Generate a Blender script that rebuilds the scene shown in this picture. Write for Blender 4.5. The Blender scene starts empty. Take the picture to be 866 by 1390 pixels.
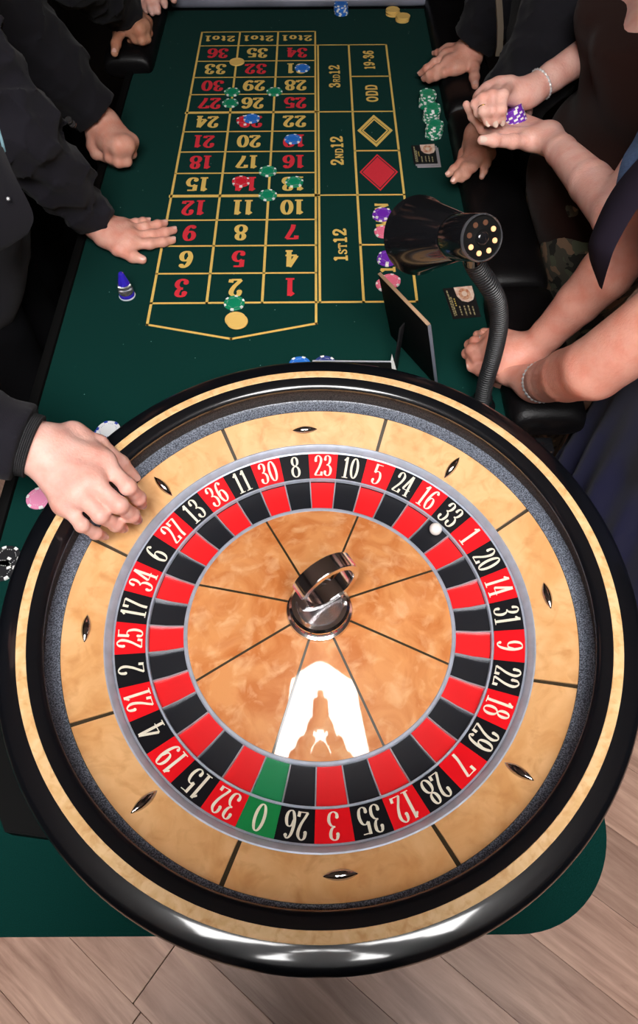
import bpy, bmesh, math, random
import numpy as np
from mathutils import Vector, Matrix

random.seed(7)
rng = np.random.default_rng(7)
R = math.radians
sc = bpy.context.scene
COL = sc.collection

# ------------------------------------------------------------------ camera
FELT = 0.78                      # height of the felt above the floor
CAM = np.array([0.00207, -0.38455, FELT + 0.94])
CR = np.array([0.9999775, -0.0045187, -0.00495796])
CU = np.array([0.00652357, 0.82726034, 0.56178089])
CF = np.array([-0.001563, 0.56180059, -0.82727121])
FPX = 957.35
cam_d = bpy.data.cameras.new('camera'); cam = bpy.data.objects.new('camera', cam_d); COL.objects.link(cam)
cam_d.sensor_fit = 'VERTICAL'; cam_d.sensor_height = 36.0; cam_d.sensor_width = 36.0
cam_d.lens = FPX / 1390 * 36.0
cam_d.shift_y = -45 / 1390
cam_d.clip_start = 0.02
M3 = Matrix(((CR[0], CU[0], -CF[0]), (CR[1], CU[1], -CF[1]), (CR[2], CU[2], -CF[2])))
cam.matrix_world = Matrix.Translation(Vector(CAM)) @ M3.to_4x4()
sc.camera = cam

# ------------------------------------------------------------------ world, exposure
w = bpy.data.worlds.new('world'); sc.world = w; w.use_nodes = True
w.node_tree.nodes['Background'].inputs[0].default_value = (0.75, 0.85, 1.0, 1)
w.node_tree.nodes['Background'].inputs[1].default_value = 0.02
sc.view_settings.view_transform = 'Standard'
sc.view_settings.look = 'None'
sc.view_settings.gamma = 1.0
sc.view_settings.use_curve_mapping = False
sc.view_settings.exposure = 0.35
PANEL_NEAR = 23.0                # radiance of the unseen panel standing in for ceiling-bounced flash
BULB_W = 1.2

def at(x, y, z):
    """photo pixel + height above the felt -> world point"""
    v = CF + (x - 433) / FPX * CR - (y - 650) / FPX * CU
    t = (FELT + z - CAM[2]) / v[2]
    return CAM + t * v

# ------------------------------------------------------------------ materials
MATS = {}
def nodes_of(m):
    m.use_nodes = True
    nt = m.node_tree
    return nt, nt.nodes, nt.links, nt.nodes['Principled BSDF']
def mat(name, col, rough=0.5, metal=0.0, coat=0.0, coat_rough=0.05, var=0.0, vscale=20.0, col2=None, bump=0.0, bscale=200.0,
        sheen=0.0, emit=None, estr=0.0, trans=0.0, ior=1.45, sss=0.0, alpha=1.0, detail=4.0, lo=0.35, hi=0.65, spec=0.5, stretch=None):
    if name in MATS: return MATS[name]
    m = bpy.data.materials.new(name); MATS[name] = m
    nt, N, L, b = nodes_of(m)
    b.inputs['Base Color'].default_value = (*col, 1)
    b.inputs['Roughness'].default_value = rough
    b.inputs['Metallic'].default_value = metal
    b.inputs['Coat Weight'].default_value = coat
    b.inputs['Coat Roughness'].default_value = coat_rough
    b.inputs['Specular IOR Level'].default_value = spec
    b.inputs['IOR'].default_value = ior
    b.inputs['Sheen Weight'].default_value = sheen
    b.inputs['Sheen Roughness'].default_value = 0.5
    b.inputs['Transmission Weight'].default_value = trans
    if sss:
        b.inputs['Subsurface Weight'].default_value = sss
        b.inputs['Subsurface Radius'].default_value = (0.008, 0.003, 0.0015)
        b.inputs['Subsurface Scale'].default_value = 1.0
    if emit:
        b.inputs['Emission Color'].default_value = (*emit, 1); b.inputs['Emission Strength'].default_value = estr
    tc = N.new('ShaderNodeTexCoord')
    src = tc.outputs['Object']
    if stretch:
        mp = N.new('ShaderNodeMapping'); mp.inputs['Scale'].default_value = stretch
        L.new(src, mp.inputs['Vector']); src = mp.outputs['Vector']
    if var or col2:
        n = N.new('ShaderNodeTexNoise'); n.inputs['Scale'].default_value = vscale; n.inputs['Detail'].default_value = detail
        L.new(src, n.inputs['Vector'])
        r = N.new('ShaderNodeValToRGB'); r.color_ramp.elements[0].position = lo; r.color_ramp.elements[1].position = hi
        c2 = col2 or tuple(c * (1 - var) for c in col)
        r.color_ramp.elements[0].color = (*c2, 1); r.color_ramp.elements[1].color = (*col, 1)
        L.new(n.outputs['Fac'], r.inputs['Fac']); L.new(r.outputs['Color'], b.inputs['Base Color'])
    if bump:
        n2 = N.new('ShaderNodeTexNoise'); n2.inputs['Scale'].default_value = bscale; n2.inputs['Detail'].default_value = 3
        L.new(src, n2.inputs['Vector'])
        bp = N.new('ShaderNodeBump'); bp.inputs['Strength'].default_value = bump; bp.inputs['Distance'].default_value = 0.002
        L.new(n2.outputs['Fac'], bp.inputs['Height']); L.new(bp.outputs['Normal'], b.inputs['Normal'])
    return m

def felt_mat():
    m = mat('green_felt', (0.0030, 0.0345, 0.0285), rough=0.95, col2=(0.0021, 0.025, 0.0205), vscale=900, detail=2, bump=0.35, bscale=1500, sheen=0.02, spec=0.05)
    nt, N, L, b = nodes_of(m)
    # pale dust specks scattered over the cloth
    tc = N.new('ShaderNodeTexCoord'); v = N.new('ShaderNodeTexVoronoi'); v.inputs['Scale'].default_value = 42
    L.new(tc.outputs['Object'], v.inputs['Vector'])
    lt = N.new('ShaderNodeMath'); lt.operation = 'LESS_THAN'; lt.inputs[1].default_value = 0.035
    L.new(v.outputs['Distance'], lt.inputs[0])
    sp = N.new('ShaderNodeSeparateColor'); L.new(v.outputs['Color'], sp.inputs[0])
    gt = N.new('ShaderNodeMath'); gt.operation = 'GREATER_THAN'; gt.inputs[1].default_value = 0.5; L.new(sp.outputs[0], gt.inputs[0])
    mu = N.new('ShaderNodeMath'); mu.operation = 'MULTIPLY'; L.new(lt.outputs[0], mu.inputs[0]); L.new(gt.outputs[0], mu.inputs[1])
    old = b.inputs['Base Color'].links[0].from_socket
    mx = N.new('ShaderNodeMix'); mx.data_type = 'RGBA'; mx.inputs[7].default_value = (0.28, 0.42, 0.38, 1)
    L.new(mu.outputs[0], mx.inputs[0]); L.new(old, mx.inputs[6]); L.new(mx.outputs[2], b.inputs['Base Color'])
    return m

def burl_mat(name, c1, c2, c3, scale, coat_rough=0.04, coat=1.0):
    m = mat(name, c1, rough=0.5, coat=coat, coat_rough=coat_rough, spec=0.3)
    nt, N, L, b = nodes_of(m)
    tc = N.new('ShaderNodeTexCoord')
    n1 = N.new('ShaderNodeTexNoise'); n1.inputs['Scale'].default_value = scale; n1.inputs['Detail'].default_value = 6; n1.inputs['Distortion'].default_value = 1.6
    n2 = N.new('ShaderNodeTexNoise'); n2.inputs['Scale'].default_value = scale * 3; n2.inputs['Detail'].default_value = 5; n2.inputs['Distortion'].default_value = 0.6
    L.new(tc.outputs['Object'], n1.inputs['Vector']); L.new(tc.outputs['Object'], n2.inputs['Vector'])
    r1 = N.new('ShaderNodeValToRGB')
    r1.color_ramp.elements[0].position = 0.36; r1.color_ramp.elements[0].color = (*c2, 1)
    r1.color_ramp.elements[1].position = 0.62; r1.color_ramp.elements[1].color = (*c1, 1)
    L.new(n1.outputs['Fac'], r1.inputs['Fac'])
    r2 = N.new('ShaderNodeValToRGB')
    r2.color_ramp.elements[0].position = 0.50; r2.color_ramp.elements[0].color = (0, 0, 0, 1)
    r2.color_ramp.elements[1].position = 0.72; r2.color_ramp.elements[1].color = (0.8, 0.8, 0.8, 1)
    L.new(n2.outputs['Fac'], r2.inputs['Fac'])
    mx = N.new('ShaderNodeMix'); mx.data_type = 'RGBA'; mx.inputs[7].default_value = (*c3, 1)
    L.new(r2.outputs['Color'], mx.inputs[0]); L.new(r1.outputs['Color'], mx.inputs[6]); L.new(mx.outputs[2], b.inputs['Base Color'])
    return m

def plank_mat(name, c1, c2):
    m = mat(name, c1, rough=0.42)
    nt, N, L, b = nodes_of(m)
    tc = N.new('ShaderNodeTexCoord'); oi = N.new('ShaderNodeObjectInfo')
    ad = N.new('ShaderNodeVectorMath'); ad.operation = 'ADD'
    sc_ = N.new('ShaderNodeVectorMath'); sc_.operation = 'SCALE'; sc_.inputs[3].default_value = 37
    cx = N.new('ShaderNodeCombineXYZ'); L.new(oi.outputs['Random'], cx.inputs[0]); L.new(oi.outputs['Random'], cx.inputs[1])
    L.new(cx.outputs[0], sc_.inputs[0]); L.new(tc.outputs['Object'], ad.inputs[0]); L.new(sc_.outputs[0], ad.inputs[1])
    mp = N.new('ShaderNodeMapping'); mp.inputs['Scale'].default_value = (3.0, 34, 1); L.new(ad.outputs[0], mp.inputs['Vector'])
    n = N.new('ShaderNodeTexNoise'); n.inputs['Scale'].default_value = 1.0; n.inputs['Detail'].default_value = 8; n.inputs['Roughness'].default_value = 0.65; n.inputs['Distortion'].default_value = 0.6
    L.new(mp.outputs[0], n.inputs['Vector'])
    r = N.new('ShaderNodeValToRGB'); r.color_ramp.elements[0].position = 0.3; r.color_ramp.elements[1].position = 0.68
    r.color_ramp.elements[0].color = (*c2, 1); r.color_ramp.elements[1].color = (*c1, 1)
    L.new(n.outputs['Fac'], r.inputs['Fac'])
    hs = N.new('ShaderNodeHueSaturation'); L.new(r.outputs['Color'], hs.inputs['Color'])
    mr = N.new('ShaderNodeMapRange'); mr.inputs[3].default_value = 0.8; mr.inputs[4].default_value = 1.15
    L.new(oi.outputs['Random'], mr.inputs[0]); L.new(mr.outputs[0], hs.inputs['Value']); L.new(hs.outputs[0], b.inputs['Base Color'])
    return m

def camo_mat():
    m = mat('camouflage_cloth', (0.05, 0.05, 0.035), rough=0.9, bump=0.3, bscale=500)
    nt, N, L, b = nodes_of(m)
    tc = N.new('ShaderNodeTexCoord')
    prev = None
    for i, (s, c, th) in enumerate([(22, (0.26, 0.16, 0.10), 0.54), (26, (0.02, 0.02, 0.016), 0.57), (30, (0.10, 0.11, 0.07), 0.6)]):
        mp = N.new('ShaderNodeMapping'); mp.inputs['Location'].default_value = (i * 3.1, i * 5.7, i); L.new(tc.outputs['Object'], mp.inputs['Vector'])
        n = N.new('ShaderNodeTexNoise'); n.inputs['Scale'].default_value = s; n.inputs['Detail'].default_value = 2; L.new(mp.outputs[0], n.inputs['Vector'])
        g = N.new('ShaderNodeMath'); g.operation = 'GREATER_THAN'; g.inputs[1].default_value = th; L.new(n.outputs['Fac'], g.inputs[0])
        mx = N.new('ShaderNodeMix'); mx.data_type = 'RGBA'; mx.inputs[7].default_value = (*c, 1)
        if prev is None: mx.inputs[6].default_value = (0.085, 0.078, 0.058, 1)
        else: L.new(prev, mx.inputs[6])
        L.new(g.outputs[0], mx.inputs[0]); prev = mx.outputs[2]
    L.new(prev, b.inputs['Base Color'])
    return m

FELTM = felt_mat()
LACQ = mat('black_lacquer', (0.003, 0.0035, 0.005), rough=0.3, coat=1.0, coat_rough=0.08, spec=0.3)
TRACK = mat('sparkling_grey_track', (0.20, 0.225, 0.28), rough=0.45, col2=(0.03, 0.035, 0.05), vscale=700, detail=1, lo=0.42, hi=0.62, coat=0.2)
WALLM = mat('dark_textured_wall', (0.07, 0.06, 0.055), rough=0.5, col2=(0.012, 0.011, 0.012), vscale=600, detail=1)
MAPLE = burl_mat('pale_burl_maple', (0.82, 0.475, 0.215), (0.71, 0.355, 0.13), (0.60, 0.27, 0.085), 13, 0.35, 0.5)
INLAY = burl_mat('inlay_maple', (0.80, 0.53, 0.27), (0.70, 0.42, 0.18), (0.58, 0.28, 0.09), 30, 0.35, 0.25)
CONEW = burl_mat('orange_burl_maple', (0.76, 0.32, 0.11), (0.60, 0.185, 0.045), (0.86, 0.48, 0.24), 15, 0.03, 1.0)
DARKLINE = mat('dark_wood_line', (0.045, 0.032, 0.016), rough=0.4, coat=0.5)
SILVER = mat('satin_silver', (0.50, 0.55, 0.66), rough=0.42, metal=0.4, var=0.15, vscale=60)
CHROME = mat('polished_chrome', (0.80, 0.79, 0.80), rough=0.13, metal=1.0)
DCHROME = mat('dark_chrome', (0.30, 0.29, 0.29), rough=0.12, metal=1.0)
REDT = mat('red_enamel', (0.80, 0.006, 0.012), rough=0.5, spec=0.2, coat=0.08, coat_rough=0.12)
BLACKT = mat('black_enamel', (0.006, 0.006, 0.008), rough=0.5, spec=0.2, coat=0.08, coat_rough=0.12)
GREENT = mat('green_enamel', (0.008, 0.23, 0.06), rough=0.35, coat=0.3, coat_rough=0.12)
REDP = mat('red_pocket', (0.80, 0.010, 0.014), rough=0.4, coat=0.45, coat_rough=0.25)
BLACKP = mat('black_pocket', (0.007, 0.008, 0.012), rough=0.4, coat=0.45, coat_rough=0.25)
GREENP = mat('green_pocket', (0.008, 0.22, 0.075), rough=0.4, coat=0.45, coat_rough=0.25)
CREAM = mat('cream_numeral_paint', (0.80, 0.74, 0.60), rough=0.6)
YPRINT = mat('yellow_felt_print', (0.74, 0.50, 0.12), rough=0.85, var=0.15, vscale=600)
RPRINT = mat('red_felt_print', (0.66, 0.022, 0.04), rough=0.85, var=0.15, vscale=600)
LEATHER = mat('black_leather', (0.004, 0.0035, 0.004), rough=0.42, spec=0.25, bump=0.25, bscale=350, var=0.4)
BLACKPL = mat('black_gloss_plastic', (0.006, 0.006, 0.007), rough=0.16, coat=0.5)
BLACKRUB = mat('black_ribbed_rubber', (0.013, 0.0135, 0.015), rough=0.4)
BLACKMAT = mat('black_satin', (0.004, 0.004, 0.004), rough=0.6, spec=0.1)
IVORY = mat('ivory_ball', (0.85, 0.84, 0.80), rough=0.25, coat=0.5)
SUIT = mat('black_suit_cloth', (0.008, 0.0075, 0.010), rough=0.9, bump=0.3, bscale=700, sheen=0.05, spec=0.15)
SUIT2 = mat('charcoal_jacket_cloth', (0.011, 0.010, 0.014), rough=0.9, bump=0.3, bscale=700, sheen=0.05, spec=0.15)
KNIT = mat('ribbed_knit_cloth', (0.013, 0.012, 0.015), rough=0.95, bump=0.8, bscale=900, sheen=0.1, spec=0.1)
TROUS = mat('black_trouser_cloth', (0.004, 0.004, 0.005), rough=0.95, spec=0.1)
NAVY = mat('navy_dress_cloth', (0.011, 0.011, 0.036), rough=0.85, sheen=0.08, spec=0.15, bump=0.2, bscale=500)
PLUM = mat('dark_plum_cloth', (0.009, 0.006, 0.012), rough=0.85, spec=0.15)
DENIM = mat('blue_denim_cloth', (0.05, 0.085, 0.17), rough=0.9, var=0.3, vscale=300)
BROWN = mat('dark_brown_jersey', (0.022, 0.009, 0.007), rough=0.9, bump=0.3, bscale=500, sheen=0.04, spec=0.1)
CAMO = camo_mat()
SHIRT = mat('cream_shirt_cloth', (0.25, 0.20, 0.15), rough=0.8)
HAIR = mat('dark_hair', (0.012, 0.008, 0.006), rough=0.5, bump=0.6, bscale=300)
SHOE = mat('black_shoe_leather', (0.006, 0.005, 0.005), rough=0.3)
NAIL = mat('natural_nail', (0.74, 0.43, 0.36), rough=0.25, coat=0.3)
PEARLN = mat('pearly_nail_polish', (0.75, 0.58, 0.50), rough=0.18, coat=0.8)
GOLD = mat('gold', (0.75, 0.45, 0.12), rough=0.2, metal=1.0)
def skin(name, c):
    return mat(name, c, rough=0.48, col2=(c[0] * 0.92, c[1] * 0.74, c[2] * 0.70), vscale=38, detail=5, bump=0.35, bscale=260, sss=0.12, lo=0.3, hi=0.6, spec=0.4)

# ------------------------------------------------------------------ object helpers
def tag(o, label=None, cat=None, group=None, kind=None):
    if label: o['label'] = label
    if cat: o['category'] = cat
    if group: o['group'] = group
    if kind: o['kind'] = kind
    return o
def empty(name, loc=(0, 0, 0), label=None, cat=None, group=None):
    o = bpy.data.objects.new(name, None); COL.objects.link(o); o.location = loc
    o.empty_display_size = 0.05
    return tag(o, label, cat, group)
def link(name, me, m=None, parent=None, loc=None):
    o = bpy.data.objects.new(name, me); COL.objects.link(o)
    if m is not None and not me.materials: me.materials.append(m)
    if parent is not None: o.parent = parent
    if loc is not None: o.location = loc
    return o
def finish(me, smooth=True, ang=35):
    if smooth:
        me.polygons.foreach_set('use_smooth', [True] * len(me.polygons))
        if ang: me.set_sharp_from_angle(angle=R(ang))
    me.update(); return me
def mesh(name, V, F, smooth=True, ang=35):
    me = bpy.data.meshes.new(name); me.from_pydata([tuple(map(float, v)) for v in V], [], F); return finish(me, smooth, ang)
def from_bm(name, bm, smooth=True, ang=35):
    bmesh.ops.recalc_face_normals(bm, faces=bm.faces[:])
    me = bpy.data.meshes.new(name); bm.to_mesh(me); bm.free(); return finish(me, smooth, ang)

def lathe(prof, n=96, a0=0.0, a1=2 * math.pi, closed_prof=False):
    """profile of (r, z) turned round z; returns V, F"""
    full = abs(a1 - a0 - 2 * math.pi) < 1e-6
    V, F = [], []
    k = len(prof); m = n if full else n + 1
    for i in range(m):
        a = a0 + (a1 - a0) * i / n
        for r, z in prof: V.append((r * math.cos(a), r * math.sin(a), z))
    for i in range(n):
        j = (i + 1) % m
        for q in range(k if closed_prof else k - 1):
            q2 = (q + 1) % k
            F.append((i * k + q, j * k + q, j * k + q2, i * k + q2))
    if not full and closed_prof:
        F.append(tuple(range(k))); F.append(tuple((m - 1) * k + q for q in reversed(range(k))))
    return V, F
def lathe_obj(name, prof, m, parent=None, n=96, a0=0.0, a1=2 * math.pi, closed=False, loc=None, ang=35):
    V, F = lathe(prof, n, a0, a1, closed)
    bm = bmesh.new()
    vs = [bm.verts.new(v) for v in V]
    for f in F:
        try: bm.faces.new([vs[i] for i in f])
        except ValueError: pass
    bmesh.ops.remove_doubles(bm, verts=bm.verts[:], dist=1e-6)
    return link(name, from_bm(name, bm, True, ang), m, parent, loc)

def box_bm(bm, c, s, rot=None, bevel=0.0, seg=2):
    mat4 = Matrix.Translation(Vector(c)) @ (rot.to_4x4() if rot else Matrix()) @ Matrix.Diagonal((*s, 1))
    r = bmesh.ops.create_cube(bm, size=1.0, matrix=mat4)
    if bevel:
        es = list({e for v in r['verts'] for e in v.link_edges})
        bmesh.ops.bevel(bm, geom=es, offset=bevel, segments=seg, affect='EDGES', profile=0.5)
def box_obj(name, c, s, m, parent=None, rot=None, bevel=0.0, seg=2, ang=35):
    bm = bmesh.new(); box_bm(bm, (0, 0, 0), s, None, bevel, seg)
    o = link(name, from_bm(name, bm, True, ang), m, parent, c)
    if rot: o.rotation_euler = rot.to_euler()
    return o

def catmull(P, n=8):
    P = [np.array(p, float) for p in P]
    P = [2 * P[0] - P[1]] + P + [2 * P[-1] - P[-2]]
    out = []
    for i in range(1, len(P) - 2):
        for t in np.linspace(0, 1, n, endpoint=False):
            a, b, c, d = P[i - 1], P[i], P[i + 1], P[i + 2]
            out.append(0.5 * (2 * b + (c - a) * t + (2 * a - 5 * b + 4 * c - d) * t * t + (3 * b - a - 3 * c + d) * t ** 3))
    out.append(P[-2]); return out

def tube(path, rad, n=12, close=True, flat=None):
    """swept tube; rad scalar or list"""
    P = [np.array(p, float) for p in path]; k = len(P)
    rad = [rad] * k if np.isscalar(rad) else list(rad)
    V, F = [], []
    t = P[1] - P[0]; t /= np.linalg.norm(t)
    a = np.array([0, 0, 1.0]) if abs(t[2]) < 0.9 else np.array([1.0, 0, 0])
    u = np.cross(t, a); u /= np.linalg.norm(u)
    for i in range(k):
        if i == 0: t = P[1] - P[0]
        elif i == k - 1: t = P[-1] - P[-2]
        else: t = P[i + 1] - P[i - 1]
        t = t / np.linalg.norm(t); u = u - t * np.dot(u, t); u /= np.linalg.norm(u); v = np.cross(t, u)
        for j in range(n):
            an = 2 * math.pi * j / n
            V.append(P[i] + rad[i] * (math.cos(an) * u + math.sin(an) * v))
    for i in range(k - 1):
        for j in range(n):
            F.append((i * n + j, i * n + (j + 1) % n, (i + 1) * n + (j + 1) % n, (i + 1) * n + j))
    if close: F.append(tuple(reversed(range(n)))); F.append(tuple((k - 1) * n + j for j in range(n)))
    return V, F
def tube_obj(name, path, rad, m, parent=None, n=12):
    V, F = tube(path, rad, n); return link(name, mesh(name, V, F), m, parent)

# ------------------------------------------------------------------ lettering: strokes drawn with a broad pen
def circ_pts(cx, cy, rx, ry, n=26): return [(cx + rx * math.cos(a), cy + ry * math.sin(a)) for a in np.linspace(math.pi / 2, 2.5 * math.pi, n)]
def SM(*p): return ('c', p)
def LN(*p): return ('l', p)
def BALL(x, y): return ('b', (x, y))
SIX = ((.49, .88), (.36, .95), (.20, .84), (.10, .60), (.08, .32), (.17, .09), (.30, .04), (.45, .12), (.51, .30), (.45, .50), (.32, .57), (.18, .51), (.10, .36))
GLY = {
 '0': (.60, [('o', (.30, .50, .22, .45))]),
 '1': (.48, [LN((.26, .03), (.26, .97)), LN((.27, .95), (.08, .80)), LN((.06, .03), (.46, .03))]),
 '2': (.60, [SM((.10, .72), (.15, .89), (.30, .96), (.46, .86), (.49, .70), (.38, .45), (.20, .22), (.08, .06)), LN((.06, .06), (.52, .06)), LN((.52, .04), (.55, .22)), BALL(.12, .72)]),
 '3': (.60, [SM((.10, .78), (.17, .92), (.30, .96), (.44, .88), (.45, .72), (.36, .58), (.22, .53)), SM((.22, .53), (.40, .49), (.51, .33), (.45, .12), (.28, .04), (.13, .10), (.09, .22)), BALL(.12, .78), BALL(.11, .22)]),
 '4': (.62, [LN((.39, .97), (.05, .31)), LN((.04, .30), (.58, .30)), LN((.41, .97), (.41, .02)), LN((.24, .03), (.58, .03))]),
 '5': (.60, [LN((.12, .92), (.50, .92)), LN((.13, .95), (.11, .54)), SM((.11, .54), (.26, .62), (.43, .56), (.51, .35), (.43, .12), (.27, .04), (.13, .09), (.09, .21)), BALL(.11, .21)]),
 '6': (.60, [SM(*SIX), BALL(.46, .86)]),
 '7': (.58, [LN((.05, .91), (.54, .91)), SM((.54, .91), (.38, .56), (.25, .26), (.21, .02)), LN((.07, .94), (.06, .72))]),
 '8': (.60, [('o', (.30, .75, .17, .20)), ('o', (.30, .28, .22, .24))]),
 '9': (.60, [SM(*[(.60 - x, 1 - y) for x, y in SIX]), BALL(.14, .14)]),
 'O': (.72, [('o', (.36, .50, .27, .45))]),
 'D': (.72, [LN((.14, .03), (.14, .97)), LN((.03, .96), (.34, .96)), LN((.03, .04), (.34, .04)), SM((.32, .96), (.52, .88), (.61, .50), (.52, .12), (.32, .04))]),
 'N': (.76, [LN((.14, .03), (.14, .97)), LN((.14, .97), (.60, .03)), LN((.60, .03), (.60, .97)), LN((.02, .96), (.26, .96)), LN((.02, .04), (.26, .04)), LN((.48, .96), (.73, .96))]),
 'E': (.66, [LN((.14, .03), (.14, .97)), LN((.02, .96), (.56, .96)), LN((.02, .04), (.58, .04)), LN((.14, .5), (.42, .5)), LN((.55, .97), (.55, .76)), LN((.57, .03), (.57, .26)), LN((.42, .6), (.42, .4))]),
 'V': (.72, [LN((.10, .97), (.36, .03)), LN((.36, .03), (.62, .97)), LN((.0, .96), (.24, .96)), LN((.50, .96), (.72, .96))]),
 'R': (.74, [LN((.14, .03), (.14, .97)), LN((.03, .96), (.36, .96)), LN((.03, .04), (.26, .04)), SM((.34, .96), (.55, .86), (.55, .62), (.34, .52), (.14, .51)), LN((.36, .52), (.60, .04)), LN((.52, .04), (.72, .04))]),
 'S': (.62, [SM((.50, .78), (.42, .93), (.28, .96), (.12, .86), (.13, .66), (.32, .52), (.50, .36), (.50, .14), (.32, .04), (.16, .08), (.09, .24)), LN((.52, .96), (.52, .70)), LN((.07, .04), (.07, .30))]),
 'T': (.66, [LN((.33, .03), (.33, .97)), LN((.04, .96), (.62, .96)), LN((.05, .97), (.05, .74)), LN((.61, .97), (.61, .74)), LN((.19, .04), (.47, .04))]),
 't': (.44, [SM((.20, .90), (.20, .50), (.20, .16), (.27, .05), (.38, .10)), LN((.05, .66), (.38, .66))]),
 'o': (.58, [('o', (.29, .34, .19, .30))]),
 '-': (.40, [LN((.05, .42), (.35, .42))]),
}
def text_mesh(name, s, height, wide, thick, thin, gap=0.03, sizes=None):
    """flat lettering in the xy plane, centred on the origin"""
    V, F = [], []; zc = [0.0]
    def strip(P):
        n = len(P); b = len(V)
        for i in range(n):
            d = (P[min(i + 1, n - 1)][0] - P[max(i - 1, 0)][0], P[min(i + 1, n - 1)][1] - P[max(i - 1, 0)][1])
            l = math.hypot(*d) or 1; d = (d[0] / l, d[1] / l)
            hw = thin + (thick - thin) * abs(d[1]) ** 1.3
            # the pen is wider across than along, so measure its width after the glyph is widened
            zc[0] += 2.5e-6; V.append((P[i][0] * wide - d[1] * hw, P[i][1] + d[0] * hw, zc[0])); V.append((P[i][0] * wide + d[1] * hw, P[i][1] - d[0] * hw, zc[0]))
        for i in range(n - 1): F.append((b + 2 * i, b + 2 * i + 1, b + 2 * i + 3, b + 2 * i + 2))
    x = 0.0
    for ci, ch in enumerate(s):
        adv, st = GLY[ch]; k0 = len(V); s_ = sizes[ci] if sizes else 1.0
        for typ, p in st:
            zc[0] += 3e-5
            if typ == 'c': strip([tuple(q) for q in catmull(p, 6)])
            elif typ == 'l': strip(list(p))
            elif typ == 'o': strip(circ_pts(*p))
            elif typ == 'b':
                b = len(V); rr = thick * 1.12; zc[0] += 4e-5
                for i in range(10): V.append((p[0] * wide + rr * math.cos(i * .6283), p[1] + rr * math.sin(i * .6283), zc[0]))
                F.append(tuple(range(b, b + 10)))
        for i in range(k0, len(V)): V[i] = (V[i][0] * s_ + x, V[i][1] * s_, V[i][2])
        x += (adv * wide + gap) * s_
    x -= gap
    V3 = [((vx - x / 2) * height, (vy - 0.5) * height, vz) for vx, vy, vz in V]
    me = mesh(name, V3, F, smooth=False)
    # all faces look up
    bm = bmesh.new(); bm.from_mesh(me)
    for f in bm.faces:
        f.normal_update()
        if f.normal.z < 0: f.normal_flip()
    bm.to_mesh(me); bm.free(); return me

# ------------------------------------------------------------------ the room
def structure(o): return tag(o, kind='structure')
XW, YN, YF, ZC = 3.0, -2.4, 4.4, 2.75
floor = structure(box_obj('floor', (0, (YN + YF) / 2, -0.03), (2 * XW, YF - YN, 0.04), mat('dark_underlay', (0.02, 0.012, 0.009), rough=0.9)))
PLANKM = plank_mat('grey_brown_laminate', (0.60, 0.38, 0.285), (0.26, 0.135, 0.095))
ca, sa = math.cos(R(-37)), math.sin(R(-37))
pl_me = {}
PW = 0.142
for row in range(-34, 36):
    off = rng.uniform(0, 1.25)
    for c in range(-6, 7):
        u, v = c * 1.285 + off, row * PW + 0.05
        # keep only boards lying inside the room and close enough to be picked out
        cx, cy = u * ca - v * sa, u * sa + v * ca
        if not (-1.9 < cx < 1.9 and -1.7 < cy < 2.6): continue
        if 'm' not in pl_me:
            bm = bmesh.new(); box_bm(bm, (0, 0, 0), (1.283, PW - 0.0006, 0.010), None, 0.0006, 1); pl_me['m'] = from_bm('plank', bm, False)
        o = link('plank', pl_me['m'], PLANKM, floor, (cx - 0, cy - (YN + YF) / 2, 0.025)); o.rotation_euler = (0, 0, R(-37))
WPAINT = mat('dark_wall_paint', (0.035, 0.022, 0.02), rough=0.8, var=0.2, vscale=4)
structure(box_obj('wall_left', (-XW - 0.05, (YN + YF) / 2, ZC / 2), (0.1, YF - YN, ZC), WPAINT))
structure(box_obj('wall_right', (XW + 0.05, (YN + YF) / 2, ZC / 2), (0.1, YF - YN, ZC), WPAINT))
structure(box_obj('wall_far', (0, YF + 0.05, ZC / 2), (2 * XW, 0.1, ZC), WPAINT))
structure(box_obj('wall_near', (0, YN - 0.05, ZC / 2), (2 * XW, 0.1, ZC), WPAINT))
structure(box_obj('ceiling', (0, (YN + YF) / 2, ZC + 0.05), (2 * XW, YF - YN, 0.1), mat('ceiling_paint', (0.80, 0.80, 0.79), rough=0.9)))
def bounce_panel(x, y, sx, sy, strength, label):  # framed glowing panel, added in place of flash bounced off the ceiling
    t = empty('bounce_panel', (x, y, ZC), label, 'light', 'panels standing in for bounced flash')
    bm = bmesh.new()
    for dx, dy, ax, ay in ((0, sy / 2 + .015, sx + .06, .03), (0, -sy / 2 - .015, sx + .06, .03), (sx / 2 + .015, 0, .03, sy), (-sx / 2 - .015, 0, .03, sy)):
        box_bm(bm, (dx, dy, -0.012), (ax, ay, 0.024))
    link('frame', from_bm('frame', bm, False), mat('white_panel_frame', (0.7, 0.7, 0.7), rough=0.5), t)
    e = mat('bounce_panel_glow_%d' % int(strength * 10), (0.8, 0.8, 0.8), emit=(1.0, 0.985, 0.97), estr=strength)
    box_obj('glow_sheet', (0, 0, -0.008), (sx, sy, 0.012), e, t)
bounce_panel(0.03, -1.02, 1.15, 1.10, PANEL_NEAR, 'unseen bright panel standing in for flash bounced off the ceiling')

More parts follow.
